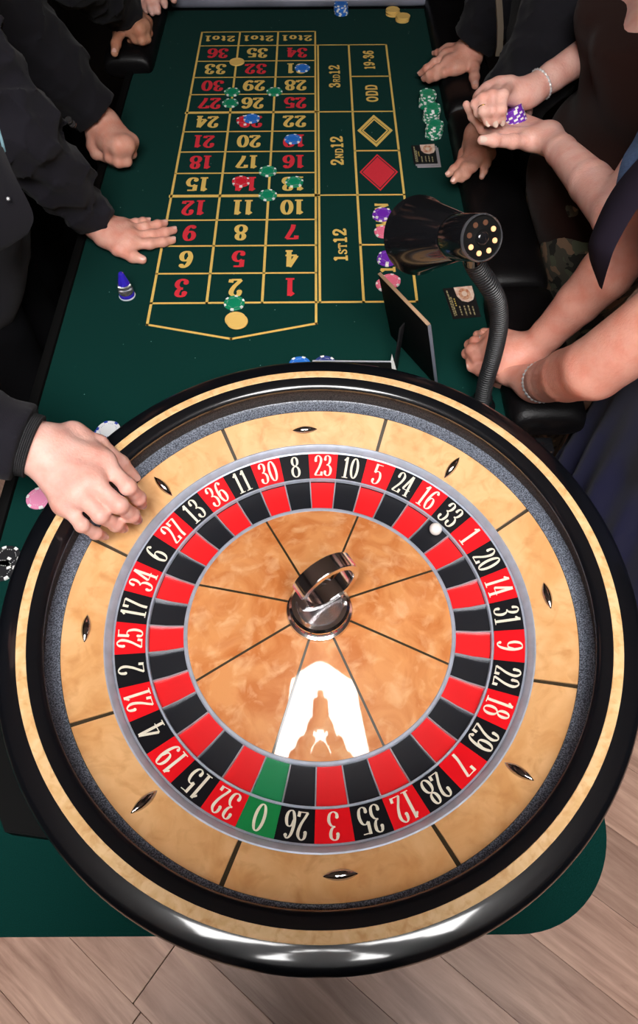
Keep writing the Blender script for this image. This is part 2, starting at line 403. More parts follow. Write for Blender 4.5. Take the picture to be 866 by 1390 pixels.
# ------------------------------------------------------------------ the gaming table
XL, XR, YNEAR, YFAR = -0.487, 0.3455, -0.3637, 2.00
table = empty('roulette_table', (0, 0.8, 0), 'long green felt roulette table with yellow betting layout and black padded rail', 'table')
def tl(x, y, z=0.0): return (x, y - 0.8, z)
out = [(XL, YFAR), (XL, YNEAR + .02), (XL + .02, YNEAR)]
rc = 0.122
for i in range(17):
    a = -math.pi / 2 + (math.pi / 2) * i / 16
    out.append((XR - rc + rc * math.cos(a), YNEAR + rc + rc * math.sin(a)))
out.append((XR, YFAR))
def slab(name, pts, z0, z1, m, parent, bevel=0.0):
    bm = bmesh.new()
    lo = [bm.verts.new((*p, z0)) for p in pts]; hi = [bm.verts.new((*p, z1)) for p in pts]
    n = len(pts)
    bm.faces.new(hi); bm.faces.new(list(reversed(lo)))
    for i in range(n): bm.faces.new((lo[i], lo[(i + 1) % n], hi[(i + 1) % n], hi[i]))
    if bevel:
        bmesh.ops.recalc_face_normals(bm, faces=bm.faces[:])
        bmesh.ops.bevel(bm, geom=[e for e in bm.edges if all(abs(v.co.z - z1) < 1e-6 for v in e.verts)], offset=bevel, segments=2, affect='EDGES')
    return link(name, from_bm(name, bm, True, 40), m, parent)
pts_l = [(x, y - 0.8) for x, y in out]
slab('felt', pts_l, FELT - 0.012, FELT, FELTM, table, 0.003)
slab('table_board', [(x * 0.995, y * 0.997) for x, y in pts_l], FELT - 0.05, FELT - 0.0125, mat('dark_table_wood', (0.018, 0.006, 0.004), rough=0.5), table)
box_obj('edge_strip', tl(XL - 0.009, 0.66, FELT - 0.02), (0.018, 1.86, 0.05), BLACKMAT, table, bevel=0.004)
box_obj('apron_board', tl(XL + 0.05, 0.8, FELT - 0.14), (0.025, 2.1, 0.18), mat('dark_table_wood', (0.018, 0.006, 0.004)), table)
box_obj('apron_board', tl(XR - 0.05, 0.85, FELT - 0.14), (0.025, 1.9, 0.18), MATS['dark_table_wood'], table)
leg_me = None
for x, y in ((-0.36, 0.0), (0.22, 0.0), (-0.36, 1.75), (0.22, 1.75)):
    bm = bmesh.new(); box_bm(bm, (0, 0, 0), (0.07, 0.07, FELT - 0.05), None, 0.006)
    link('leg', from_bm('leg', bm), MATS['dark_table_wood'], table, tl(x, y, (FELT - 0.05) / 2))
# padded rail: rounded section swept along the edge, in separate cushions
def cushion(path, wid=0.13, hgt=0.075, z=FELT + 0.012, name='armrest_cushion'):
    P = [np.array(p, float) for p in path]
    n = 20; V, F = [], []
    L = [0.0]
    for i in range(1, len(P)): L.append(L[-1] + np.linalg.norm(P[i] - P[i - 1]))
    tot = L[-1]
    for i, p in enumerate(P):
        t = P[min(i + 1, len(P) - 1)] - P[max(i - 1, 0)]; t /= np.linalg.norm(t); sd = np.array([t[1], -t[0]])
        e = min(L[i], tot - L[i]) / 0.035
        k = math.sqrt(max(0.0, 1 - (1 - min(e, 1)) ** 2)); k = 0.35 + 0.65 * k
        for j in range(n):
            a = 2 * math.pi * j / n; c, s = math.cos(a), math.sin(a)
            x = abs(c) ** 0.6 * math.copysign(1, c) * wid / 2 * (0.8 + 0.2 * k); y = abs(s) ** 0.7 * math.copysign(1, s) * hgt / 2 * k
            q = p + sd * x; V.append((q[0], q[1] - 0.8, z + y))
    m = len(P)
    for i in range(m - 1):
        for j in range(n): F.append((i * n + j, i * n + (j + 1) % n, (i + 1) * n + (j + 1) % n, (i + 1) * n + j))
    F.append(tuple(reversed(range(n)))); F.append(tuple((m - 1) * n + j for j in range(n)))
    return link(name, mesh(name, V, F, True, 60), LEATHER, table)
def line2(a, b, d=0.006):
    n = max(2, int(math.hypot(b[0] - a[0], b[1] - a[1]) / 0.02)); s = [a[0] + (b[0] - a[0]) * 0, 0]
    ts = sorted(set([0, .004, .010, .02, .035] + list(np.linspace(0.05, 0.95, n)) + [.965, .98, .99, .996, 1]))
    return [(a[0] + (b[0] - a[0]) * t, a[1] + (b[1] - a[1]) * t) for t in ts]
RX = 0.384
cushion(line2((RX, 0.345), (RX - .002, 0.672)))
cushion(line2((RX - .002, 0.676), (RX - .004, 1.30)))
cushion(line2((RX - .004, 1.304), (RX - .004, 1.94)))
cushion(line2((0.44, 1.99), (-0.53, 1.99)), wid=0.14)
cushion(line2((-0.498, 1.93), (-0.498, 1.555)), wid=0.13)
box_obj('rail_bracket', tl(0.372, 0.318, FELT - 0.006), (0.035, 0.03, 0.02), BLACKPL, table, bevel=0.004)
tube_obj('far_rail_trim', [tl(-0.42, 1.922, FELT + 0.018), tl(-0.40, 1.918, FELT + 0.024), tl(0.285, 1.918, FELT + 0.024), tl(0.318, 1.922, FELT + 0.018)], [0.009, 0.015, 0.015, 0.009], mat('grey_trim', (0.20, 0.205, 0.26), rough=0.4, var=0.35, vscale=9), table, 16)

# layout
GX0, CW, GTOP, RS, RS2 = -0.3236, 0.1077, 1.7841, 0.0863, 0.0807
C4, C5 = 0.0889, 0.1923
ZP = FELT + 0.0006
def rowy(i): return GTOP - (RS2 + RS * (i - 1)) if i > 0 else GTOP
def print_mesh(name, quads, m, z=ZP):
    V, F = [], []
    for q in quads:
        b = len(V); V += [(x, y - 0.8, z) for x, y in q]; F.append(tuple(range(b, b + len(q))))
    bm = bmesh.new(); vs = [bm.verts.new(v) for v in V]
    for f in F: bm.faces.new([vs[i] for i in f])
    for f in bm.faces:
        f.normal_update()
        if f.normal.z < 0: f.normal_flip()
    me = bpy.data.meshes.new(name); bm.to_mesh(me); bm.free()
    return link(name, me, m, table)
def seg(a, b, wd):
    d = np.array(b, float) - a; l = np.linalg.norm(d); d /= l; n = np.array([-d[1], d[0]]) * wd / 2; e = d * wd / 2
    a = np.array(a, float) - e; b = np.array(b, float) + e
    return [a + n, a - n, b - n, b + n]
LW = 0.0052
GX3 = GX0 + 3 * CW; YB = rowy(13)
lines = [seg((GX0, GTOP), (GX0, 0.609), LW), seg((GX0 + CW, GTOP), (GX0 + CW, YB), LW), seg((GX0 + 2 * CW, GTOP), (GX0 + 2 * CW, YB), LW),
         seg((GX3 - .003, GTOP), (GX3 - .003, 0.609), LW * .9), seg((GX3 + .0045, rowy(1)), (GX3 + .0045, YB), LW * .9),
         seg((C4, rowy(1)), (C4, YB), LW), seg((C5, rowy(1)), (C5, YB), LW),
         seg((GX3, rowy(1)), (C5, rowy(1)), LW), seg((GX0, YB), (C5, YB), LW),
         seg((GX0, 0.609), (GX0 + 1.5 * CW, 0.5697), LW), seg((GX0 + 1.5 * CW, 0.5697), (GX3 - .003, 0.609), LW)]
for i in range(0, 13):
    lines.append(seg((GX0, rowy(i)), (GX3 - .003, rowy(i)), LW * (1.9 if i in (5, 9) else 0.9)))
for i in (5, 9): lines.append(seg((GX3, rowy(i)), (C5, rowy(i)), LW))
for i in (3, 7, 11): lines.append(seg((C4, rowy(i)), (C5, rowy(i)), LW))
print_mesh('layout_lines', lines, YPRINT)
REDS = {1, 3, 5, 7, 9, 12, 14, 16, 18, 19, 21, 23, 25, 27, 30, 32, 34, 36}
for n in range(1, 37):
    r, c = (n - 1) // 3, 2 - (n - 1) % 3          # 1 sits right, 3 left; low numbers near the wheel
    x, y = GX0 + (c + .5) * CW, YB + (r + .5) * RS
    o = link('layout_numeral', text_mesh('layout_numeral', str(n), 0.0525, 0.82, 0.094, 0.050, 0.07), RPRINT if n in REDS else YPRINT, table, tl(x, y, ZP + .0002))
    o.rotation_euler = (0, 0, math.pi)
for c in range(3):
    o = link('layout_lettering', text_mesh('layout_lettering', '2to1', 0.032, 1.12, 0.11, 0.065, 0.09), YPRINT, table, tl(GX0 + (c + .5) * CW, GTOP - RS2 / 2, ZP + .0002))
    o.rotation_euler = (0, 0, math.pi)
def side_text(s, x, y, h, sizes=None, wide=1.45):
    o = link('layout_lettering', text_mesh('layout_lettering', s, h, wide, 0.125, 0.085, 0.12, sizes), YPRINT, table, tl(x, y, ZP + .0002)); o.rotation_euler = (0, 0, math.pi / 2)
xm, xo = (GX3 + .0045 + C4) / 2 + 0.003, (C4 + C5) / 2
def mid(i, j): return (rowy(i) + rowy(j)) / 2
sz = [1, .62, .62, 1, 1]
side_text('3RD12', xm - .003, mid(1, 5), 0.0275, sz); side_text('2ND12', xm - .003, mid(5, 9), 0.0285, sz); side_text('1ST12', xm - .003, mid(9, 13), 0.0275, sz)
side_text('19-36', xo, mid(1, 3), 0.0275, None, 1.15); side_text('ODD', xo, mid(3, 5), 0.029, None, 1.2)
side_text('EVEN', xo, mid(9, 11), 0.029, None, 1.2); side_text('1-18', xo, mid(11, 13), 0.029, None, 1.3)
def diamond(cx, cy, a, b): return [(cx - a, cy), (cx, cy - b), (cx + a, cy), (cx, cy + b)]
def ring_d(cx, cy, a, b, k):
    o, i = diamond(cx, cy, a, b), diamond(cx, cy, a * k, b * k)
    return [[o[q], o[(q + 1) % 4], i[(q + 1) % 4], i[q]] for q in range(4)]
dy = mid(5, 7)
print_mesh('layout_diamond', ring_d(xo, dy, .043, .071, .80) + ring_d(xo, dy, .0325, .0535, .86), YPRINT)
dy = mid(7, 9)
print_mesh('layout_diamond', ring_d(xo, dy, .044, .072, .90) + [diamond(xo, dy, .037, .0605)], RPRINT)

# ------------------------------------------------------------------ the roulette wheel (centre 0,0; heights above the felt)
wheel = empty('roulette_wheel', (0, 0, FELT), 'large roulette wheel of pale burl wood with black lacquered rim', 'roulette wheel')
lathe_obj('bowl_rim', [(0.30, 0.0), (0.318, 0.0), (0.328, 0.02), (0.370, 0.055), (0.390, 0.078), (0.3985, 0.098), (0.4010, 0.108), (0.4005, 0.1150), (0.3975, 0.1195), (0.392, 0.1218), (0.3745, 0.1222)], LACQ, wheel, 160)
lathe_obj('inlay_ring', [(0.3745, 0.1222), (0.3740, 0.1226), (0.3632, 0.1217), (0.3626, 0.1212)], INLAY, wheel, 160)
lathe_obj('inner_rim', [(0.3626, 0.1212), (0.352, 0.1185), (0.3475, 0.1165), (0.3452, 0.1130), (0.3460, 0.1090), (0.3490, 0.1075)], LACQ, wheel, 160)
lathe_obj('lip_bead', [(0.3490, 0.1075), (0.3500, 0.1060), (0.3510, 0.1045)], mat('brass_bead', (0.25, 0.13, 0.05), rough=0.3, metal=0.8), wheel, 160)
lathe_obj('track_wall', [(0.3510, 0.1045), (0.3565, 0.1000), (0.3572, 0.0850), (0.3560, 0.0740)], WALLM, wheel, 160)
lathe_obj('ball_track', [(0.3560, 0.0740), (0.3540, 0.0722), (0.3380, 0.0688)], TRACK, wheel, 160)
lathe_obj('apron_bed', [(0.3380, 0.0688), (0.3376, 0.0662), (0.2890, 0.0435), (0.2885, 0.0450)], DARKLINE, wheel, 160)
g = 0.0027
for k in range(8):
    a = R(26.5 + 45 * k); b = R(26.5 + 45 * (k + 1))
    prof = [(0.3374, 0.0687), (0.3125, 0.0575), (0.2888, 0.0462), (0.2888, 0.0430), (0.3374, 0.0650)]
    lathe_obj('apron_panel', prof, MAPLE, wheel, 20, a + g / 0.31, b - g / 0.31, True)
lathe_obj('silver_ring', [(0.2888, 0.0466), (0.2870, 0.0472), (0.2800, 0.0405), (0.2795, 0.0380), (0.2790, 0.0385), (0.2768, 0.0372)], SILVER, wheel, 160)
lathe_obj('rotor_bed', [(0.2768, 0.0365), (0.2375, 0.0235), (0.2350, 0.0120), (0.1880, 0.0105), (0.1875, 0.0160)], mat('rotor_black', (0.01, 0.01, 0.012)), wheel, 148)
lathe_obj('number_ring_line', [(0.2795, 0.0382), (0.2788, 0.0380)], BLACKMAT, wheel, 160)
lathe_obj('fret_ring', [(0.2385, 0.0243), (0.2378, 0.0253), (0.2355, 0.0250), (0.2345, 0.0205)], SILVER, wheel, 160)
lathe_obj('cone_ring', [(0.1885, 0.0130), (0.1882, 0.0170), (0.1865, 0.0182), (0.1835, 0.0182), (0.1826, 0.0170)], SILVER, wheel, 160)
ORDER = [0, 32, 15, 19, 4, 21, 2, 25, 17, 34, 6, 27, 13, 36, 11, 30, 8, 23, 10, 5, 24, 16, 33, 1, 20, 14, 31, 9, 22, 18, 29, 7, 28, 12, 35, 3, 26]
ST = 2 * math.pi / 37; A0 = R(-106.1)
def seg_mesh(name, prof, half, n=4):
    V, F = lathe(prof, n, -half, half, True); return mesh(name, V, F, True, 30)
tile_me = {}; pock_me = {}
for key, m, mp in (('r', REDT, REDP), ('b', BLACKT, BLACKP), ('g', GREENT, GREENP)):
    t = seg_mesh('number_tile', [(0.2767, 0.0374), (0.2386, 0.0250), (0.2386, 0.0225), (0.2767, 0.0350)], ST / 2 - 0.0002); t.materials.append(m); tile_me[key] = t
    p = seg_mesh('pocket', [(0.2345, 0.0178), (0.2180, 0.0142), (0.1885, 0.0135), (0.1885, 0.011), (0.2345, 0.0125)], ST / 2 - 0.0004); p.materials.append(mp); pock_me[key] = p
bm = bmesh.new()
for i, (r, z) in enumerate([(0.1886, 0.0162), (0.2120, 0.0178), (0.2352, 0.0235)]): pass
prof = [(0.1886, 0.0172), (0.2120, 0.0182), (0.2352, 0.0238), (0.2352, 0.0125), (0.1886, 0.0115)]
hw = 0.00085
lo = [bm.verts.new((r, -hw, z)) for r, z in prof]; hi = [bm.verts.new((r, hw, z)) for r, z in prof]
bm.faces.new(lo); bm.faces.new(list(reversed(hi)))
for i in range(5): bm.faces.new((lo[i], lo[(i + 1) % 5], hi[(i + 1) % 5], hi[i]))
div_me = from_bm('pocket_divider', bm, False); div_me.materials.append(mat('silver_fret', (0.62, 0.65, 0.72), rough=0.3, metal=0.7))
tilt = math.atan2(0.0374 - 0.0250, 0.2767 - 0.2386)
for i, n in enumerate(ORDER):
    a = A0 - i * ST; key = 'g' if n == 0 else ('r' if n in REDS else 'b')
    t = link('number_tile', tile_me[key], None, wheel); t.rotation_euler = (0, 0, a)
    p = link('pocket', pock_me[key], None, wheel); p.rotation_euler = (0, 0, a)
    d = link('pocket_divider', div_me, None, wheel); d.rotation_euler = (0, 0, a + ST / 2)
    me = text_mesh('numeral', str(n), 0.0358, 0.62 if n > 9 else 0.68, 0.052, 0.017, 0.045)
    o = link('numeral', me, CREAM, t)
    o.matrix_local = Matrix.Translation((0.2577, 0, 0.0312 + 0.0003)) @ Matrix.Rotation(-tilt, 4, 'Y') @ Matrix.Rotation(-math.pi / 2, 4, 'Z')
lathe_obj('cone_bed', [(0.1830, 0.0160), (0.0380, 0.0575)], DARKLINE, wheel, 96)
for k in range(8):
    a = R(26.0 + 45 * k); b = R(26.0 + 45 * (k + 1)); gg = 0.0016
    # panel between two straight dark lines of constant width
    V, F = [], []; rs = np.linspace(0.1828, 0.040, 10); n = 16
    for r in rs:
        z = 0.0168 + (0.1828 - r) / (0.1828 - 0.04) * 0.0420 + 0.0006 * math.sin(math.pi * (0.1828 - r) / 0.1428)
        da = gg / r
        for j in range(n + 1):
            t = a + da + (b - a - 2 * da) * j / n; V.append((r * math.cos(t), r * math.sin(t), z))
    for i in range(len(rs) - 1):
        for j in range(n): F.append((i * (n + 1) + j, i * (n + 1) + j + 1, (i + 1) * (n + 1) + j + 1, (i + 1) * (n + 1) + j))
    me = bpy.data.meshes.new('cone_panel'); me.from_pydata(V, [], [tuple(reversed(f)) for f in F]); finish(me, True, 60)
    bm = bmesh.new(); bm.from_mesh(me); bmesh.ops.recalc_face_normals(bm, faces=bm.faces[:])
    for f in bm.faces:
        if f.normal.z < 0: f.normal_flip()
    bm.to_mesh(me); bm.free()
    link('cone_panel', me, CONEW, wheel)
# boat-shaped metal deflectors on the apron, turned by turns along and across
bm = bmesh.new(); L_, W_, H_ = 0.0200, 0.0062, 0.0060; n = 14
rows = []
for i in range(n + 1):
    x = -1 + 2 * i / n; wv = (1 - x * x) ** 0.9
    rows.append([bm.verts.new((x * L_, W_ * wv * c, H_ * wv * s)) for c, s in [(math.cos(t), math.sin(t)) for t in np.linspace(0, math.pi, 9)]])
for i in range(n):
    for j in range(8): bm.faces.new((rows[i][j], rows[i + 1][j], rows[i + 1][j + 1], rows[i][j + 1]))
bmesh.ops.remove_doubles(bm, verts=bm.verts[:], dist=1e-6)
def_me = from_bm('deflector', bm, True, 60); def_me.materials.append(mat('polished_steel', (0.5, 0.48, 0.47), rough=0.1, metal=1.0))
slope = math.atan2(0.0687 - 0.0462, 0.3374 - 0.2888)
for k in range(8):
    o = link('deflector', def_me, None, wheel)
    o.matrix_local = Matrix.Rotation(R(4 + 45 * k), 4, 'Z') @ Matrix.Translation((0.3105, 0, 0.0565)) @ Matrix.Rotation(-slope, 4, 'Y') @ Matrix.Rotation(0 if k % 2 else math.pi / 2, 4, 'Z')
# turret
tz = 0.0175
lathe_obj('turret_base', [(r, z + tz) for r, z in [(0.041, 0.036), (0.0435, 0.040), (0.0445, 0.043), (0.0435, 0.047), (0.040, 0.0485), (0.0385, 0.051), (0.0395, 0.0545), (0.0405, 0.057), (0.0400, 0.061), (0.0365, 0.064), (0.031, 0.0645), (0.0300, 0.062)]], CHROME, wheel, 72)
lathe_obj('turret_plate', [(0.0310, 0.0615 + tz), (0.0290, 0.063 + tz), (0.0, 0.0635 + tz)], mat('brushed_plate', (0.55, 0.55, 0.57), rough=0.25, metal=1.0, bump=0.1, bscale=300), wheel, 48)
# open ring handle: rectangular band bent to a C
def c_ring(name, ro, ri, wid, a0, a1, m, n=64):
    V, F = [], []
    for i in range(n + 1):
        a = a0 + (a1 - a0) * i / n
        for r, y in ((ri, -wid / 2), (ro, -wid / 2), (ro, wid / 2), (ri, wid / 2)): V.append((r * math.cos(a), y, r * math.sin(a)))
    for i in range(n):
        for j in range(4): F.append((i * 4 + j, i * 4 + (j + 1) % 4, (i + 1) * 4 + (j + 1) % 4, (i + 1) * 4 + j))
    F.append((0, 1, 2, 3)); F.append(tuple(n * 4 + j for j in (3, 2, 1, 0)))
    bm = bmesh.new(); vs = [bm.verts.new(v) for v in V]
    for f in F: bm.faces.new([vs[i] for i in f])
    bmesh.ops.recalc_face_normals(bm, faces=bm.faces[:])
    bmesh.ops.bevel(bm, geom=[e for e in bm.edges if e.calc_face_angle(0) > 1.0], offset=0.0012, segments=2, affect='EDGES')
    return link(name, from_bm(name, bm, True, 40), m, wheel)
o = c_ring('turret_ring', 0.0450, 0.0350, 0.023, R(203), R(203 + 318), CHROME)
o.matrix_local = Matrix.Translation((0.008, 0.010, 0.1255)) @ Matrix.Rotation(R(32), 4, 'Z')
# ball in the black pocket of 33
ai = A0 - ORDER.index(33) * ST
bm = bmesh.new(); bmesh.ops.create_uvsphere(bm, u_segments=32, v_segments=20, radius=0.0095)
ball = link('roulette_ball', from_bm('roulette_ball', bm), IVORY, None, (0.2255 * math.cos(ai) + .001, 0.2255 * math.sin(ai), FELT + 0.0163 + 0.0095))
tag(ball, 'small white ball resting in the black pocket of number 33', 'ball')
# black foot block with a cut corner peeping out under the wheel
blk = slab('wheel_block', [(-0.315, -0.268), (-0.37, -0.261), (-0.405, -0.205), (-0.42, -0.02), (-0.33, -0.02), (-0.30, -0.14)], 0.0, 0.028, BLACKMAT, None, 0.002)
blk.location = (0, 0, FELT); tag(blk, 'low black block with a cut corner under the left side of the wheel', 'block')
#__PART2__
# ------------------------------------------------------------------ chips
CR_, CH_ = 0.0201, 0.0034
def chip_meshes():
    prof = [(0.0, 0.0), (CR_ - .0006, 0.0), (CR_, 0.0006), (CR_, CH_ - .0006), (CR_ - .0006, CH_), (0.0155, CH_), (0.0150, CH_ - .0003), (0.0, CH_ - .0003)]
    V, F = lathe(prof, 36)
    bm = bmesh.new(); vs = [bm.verts.new(v) for v in V]
    for f in F:
        try: bm.faces.new([vs[i] for i in f])
        except ValueError: pass
    bmesh.ops.remove_doubles(bm, verts=bm.verts[:], dist=1e-6)
    body = from_bm('chip_body', bm, True, 30)
    # edge spots: six blocks let into the rim, two dashes between each on the face
    V, F = [], []
    def patch(a0, a1, r0, r1, zt, side=True, n=3):
        b = len(V)
        for i in range(n + 1):
            a = a0 + (a1 - a0) * i / n; c, s = math.cos(a), math.sin(a)
            V.append((r0 * c, r0 * s, zt)); V.append((r1 * c, r1 * s, zt))
            if side: V.append((r1 * c, r1 * s, 0.0002))
        k = 3 if side else 2
        for i in range(n):
            F.append((b + i * k, b + i * k + 1, b + (i + 1) * k + 1, b + (i + 1) * k))
            if side: F.append((b + i * k + 1, b + i * k + 2, b + (i + 1) * k + 2, b + (i + 1) * k + 1))
    for q in range(6):
        a = q * math.pi / 3; patch(a - .17, a + .17, 0.0162, CR_ + .00025, CH_ + .00018)
        for d in (-.32, 0, .32): patch(a + math.pi / 6 + d * .7 - .045, a + math.pi / 6 + d * .7 + .045, 0.0133, 0.0142, CH_ + .00002, False, 1)
    bm = bmesh.new(); vs = [bm.verts.new(v) for v in V]
    for f in F: bm.faces.new([vs[i] for i in f])
    spots = from_bm('edge_spots', bm, True, 30)
    return body, spots
CHIP_B, CHIP_S = chip_meshes()
CHIPCOL = {'green': (0.002, 0.23, 0.11), 'blue': (0.018, 0.16, 0.62), 'red': (0.62, 0.012, 0.03), 'yellow': (0.78, 0.50, 0.14), 'purple': (0.16, 0.02, 0.42),
           'pink': (0.80, 0.16, 0.27), 'white': (0.75, 0.76, 0.78), 'black': (0.012, 0.012, 0.014), 'pale pink': (0.82, 0.28, 0.47), 'navy': (0.02, 0.04, 0.2)}
WHITESP = mat('white_chip_inlay', (0.80, 0.80, 0.78), rough=0.5)
BLUESP = mat('blue_chip_inlay', (0.02, 0.05, 0.35), rough=0.5)
CHIP_CACHE = {}
def chip(col, P, label, group=None, plain=False, rot=None, spot=None):
    key = (col, plain)
    if key not in CHIP_CACHE:
        b = CHIP_B.copy(); b.materials.clear(); b.materials.append(mat(col.replace(' ', '_') + '_chip_clay', CHIPCOL[col], rough=0.5, coat=0.15))
        s = None
        if not plain:
            s = CHIP_S.copy(); s.materials.clear(); s.materials.append(spot or WHITESP)
        CHIP_CACHE[key] = (b, s)
    b, s = CHIP_CACHE[key]
    t = empty('casino_chip', P, label, 'chip', group)
    t.rotation_euler = rot if rot is not None else (0, 0, random.uniform(0, 6.28))
    link('chip_body', b, None, t)
    if s: link('edge_spots', s, None, t)
    return t
def chip_at(col, px, py, label, z=0.0008, **k):
    p = at(px, py, z + CH_ * .8); p[2] = FELT + z; return chip(col, p, label, **k)
chip_at('green', 315, 124.5, 'green spotted chip on the corner between red 30, yellow 29 and yellow 26')
chip_at('green', 312.5, 139.5, 'green spotted chip on the line between red 27 and yellow 26')
chip_at('green', 372.5, 124, 'green spotted chip on the corner between yellow 29, yellow 28 and red 25')
chip_at('green', 363.5, 232, 'green spotted chip on the corner between yellow 17 and red 16')
chip_at('green', 363.5, 264.5, 'green spotted chip on the thick line above yellow 11 and yellow 10')
chip_at('green', 399.5, 246.5, 'green spotted chip covering part of yellow 13')
chip_at('green', 318, 411, 'green spotted chip on the line touching the foot of yellow 2')
chip_at('blue', 410.5, 92, 'blue spotted chip covering part of yellow 31')
chip_at('blue', 397.5, 188.5, 'blue spotted chip covering red 19')
chip_at('red', 332, 163, 'red chip half hidden under a blue chip on number 23')
chip_at('blue', 341.5, 160.5, 'blue spotted chip lying on a red chip on number 23', z=0.0044)
chip_at('red', 327, 246, 'red spotted chip covering part of red 14')
chip_at('yellow', 321.5, 83.5, 'plain pale yellow chip on the corner between red 36 and red 32', plain=True)
chip_at('yellow', 319.5, 433, 'plain pale yellow chip, lower of two in the empty point of the layout', plain=True)
chip_at('yellow', 322, 436, 'plain pale yellow chip, upper of two in the empty point of the layout', z=0.0044, plain=True)
chip_at('purple', 518, 292, 'purple spotted chip, lower of two stacked on the word EVEN')
chip_at('purple', 519.5, 289.5, 'purple spotted chip, upper of two stacked on the word EVEN', z=0.0044)
chip_at('pink', 521, 314.5, 'pink chip on the word EVEN, half hidden by the lamp shade')
chip_at('purple', 525, 352, 'purple spotted chip, lower of two by the lamp shade on 1-18')
chip_at('purple', 526.5, 348.5, 'purple spotted chip, upper of two by the lamp shade on 1-18', z=0.0044)
chip_at('pink', 524, 386, 'pink chip, lower of two beside the black table sign')
chip_at('pink', 530, 381, 'pink chip, upper of two beside the black table sign', z=0.0044)
chip_at('blue', 407, 495, 'blue chip just showing behind the wheel rim, left of a navy one', z=0.004)
chip_at('navy', 441, 494, 'navy blue chip with white spots just showing behind the wheel rim', z=0.004)
chip_at('white', 147, 584, 'white chip with blue edge spots lying behind the wheel rim above the dealer hand', z=0.0044, spot=BLUESP)
chip_at('white', 143.5, 589, 'white chip under another white chip behind the wheel rim', z=0.0008, spot=BLUESP)
chip_at('pale pink', 53, 676, 'pale pink spotted chip tucked behind the wheel rim below the dealer wrist')
chip_at('black', 9, 757, 'black chip with white spots by the left rim of the wheel, upper one')
chip_at('black', 2, 772, 'black chip with white spots by the left rim of the wheel, lower one')
def stack(col, px, py, n, label, group, plain=False, jit=0.0012, z0=0.0008):
    p0 = at(px, py, 0.0)
    for i in range(n):
        p = (p0[0] + random.uniform(-jit, jit), p0[1] + random.uniform(-jit, jit), FELT + z0 + i * (CH_ + .00005))
        chip(col, p, label.replace('chip in', 'lower chip of') if i < n - 1 else label.replace('chip in', 'topmost chip of'), group, plain)
stack('green', 579, 145, 10, 'green spotted chip in the stack farthest from the brochures', 'green chips in the far stack by the right rail')
stack('green', 584.5, 164, 10, 'green spotted chip in the middle one of three stacks by the rail', 'green chips in the middle stack by the right rail')
stack('green', 588, 185, 9, 'green spotted chip in the stack nearest the brochures', 'green chips in the near stack by the right rail')
stack('blue', 463, 19, 8, 'blue spotted chip in the lone blue stack at the far end of the table', 'blue chips in the stack at the far end')
stack('yellow', 533, 20, 4, 'plain yellow chip in the farther stack at the far right corner', 'yellow chips in the farther stack', True)
stack('yellow', 546.5, 28.5, 4, 'plain yellow chip in the nearer stack at the far right corner', 'yellow chips in the nearer stack', True)
# purple chips held between the two hands
HC = at(698, 161, 0.250)
ax = Vector((-0.50, 0.42, 0.76)).normalized()
q = ax.to_track_quat('Z', 'Y')
for i in range(9):
    p = Vector(HC) + ax * ((i - 4) * CH_)
    o = chip('purple', p, 'purple spotted chip held in a stack between two hands', 'purple chips held between the hands', rot=(q @ Matrix.Rotation(random.uniform(0, 6.28), 3, 'Z').to_quaternion()).to_euler())

# ------------------------------------------------------------------ clear win marker with blue tip
p = at(173, 402, 0)
mk = empty('win_marker', (p[0], p[1], FELT + .0006), 'clear glass win marker with blue tip and base standing on the felt', 'marker')
GLASS = mat('clear_crystal', (0.92, 0.94, 1.0), rough=0.03, trans=0.95, ior=1.49)
BGLASS = mat('blue_crystal', (0.05, 0.03, 0.62), rough=0.08, trans=0.35, ior=1.49, coat=0.5)
lathe_obj('base_disc', [(0.0, 0.0), (0.0155, 0.0), (0.0162, 0.0015), (0.0155, 0.003), (0.0, 0.003)], mat('white_crystal_edge', (0.75, 0.78, 0.9), rough=0.1, trans=0.3), mk, 32)
lathe_obj('blue_foot', [(0.0, 0.0032), (0.0148, 0.0032), (0.0150, 0.008), (0.0142, 0.0100), (0.0, 0.0100)], BGLASS, mk, 32)
lathe_obj('clear_body', [(0.0, 0.0102), (0.0140, 0.0102), (0.0146, 0.014), (0.0130, 0.024), (0.0118, 0.031), (0.0, 0.031)], GLASS, mk, 24, ang=20)
lathe_obj('blue_tip', [(0.0, 0.0312), (0.0117, 0.0312), (0.0095, 0.041), (0.0055, 0.054), (0.0035, 0.0565), (0.0, 0.057)], BGLASS, mk, 8, ang=10)

# ------------------------------------------------------------------ gooseneck lamp
lb = at(652, 552, 0)
lamp = empty('desk_lamp', (lb[0], lb[1], FELT), 'black gooseneck lamp with conical shade bending over the layout', 'lamp')
def rel(P, o): return tuple(np.array(P) - np.array(o.location))
lathe_obj('lamp_base', [(0.0, 0.0), (0.024, 0.0), (0.025, 0.005), (0.022, 0.010), (0.017, 0.013), (0.016, 0.026), (0.0, 0.026)], BLACKPL, lamp, 40)
neck_px = [(654, 548, .015), (659, 520, .07), (669, 485, .135), (677, 445, .21), (675, 412, .27), (664, 388, .315), (650, 368, .345), (642, 352, .37)]
path = catmull([rel(at(*q), lamp) for q in neck_px], 24)
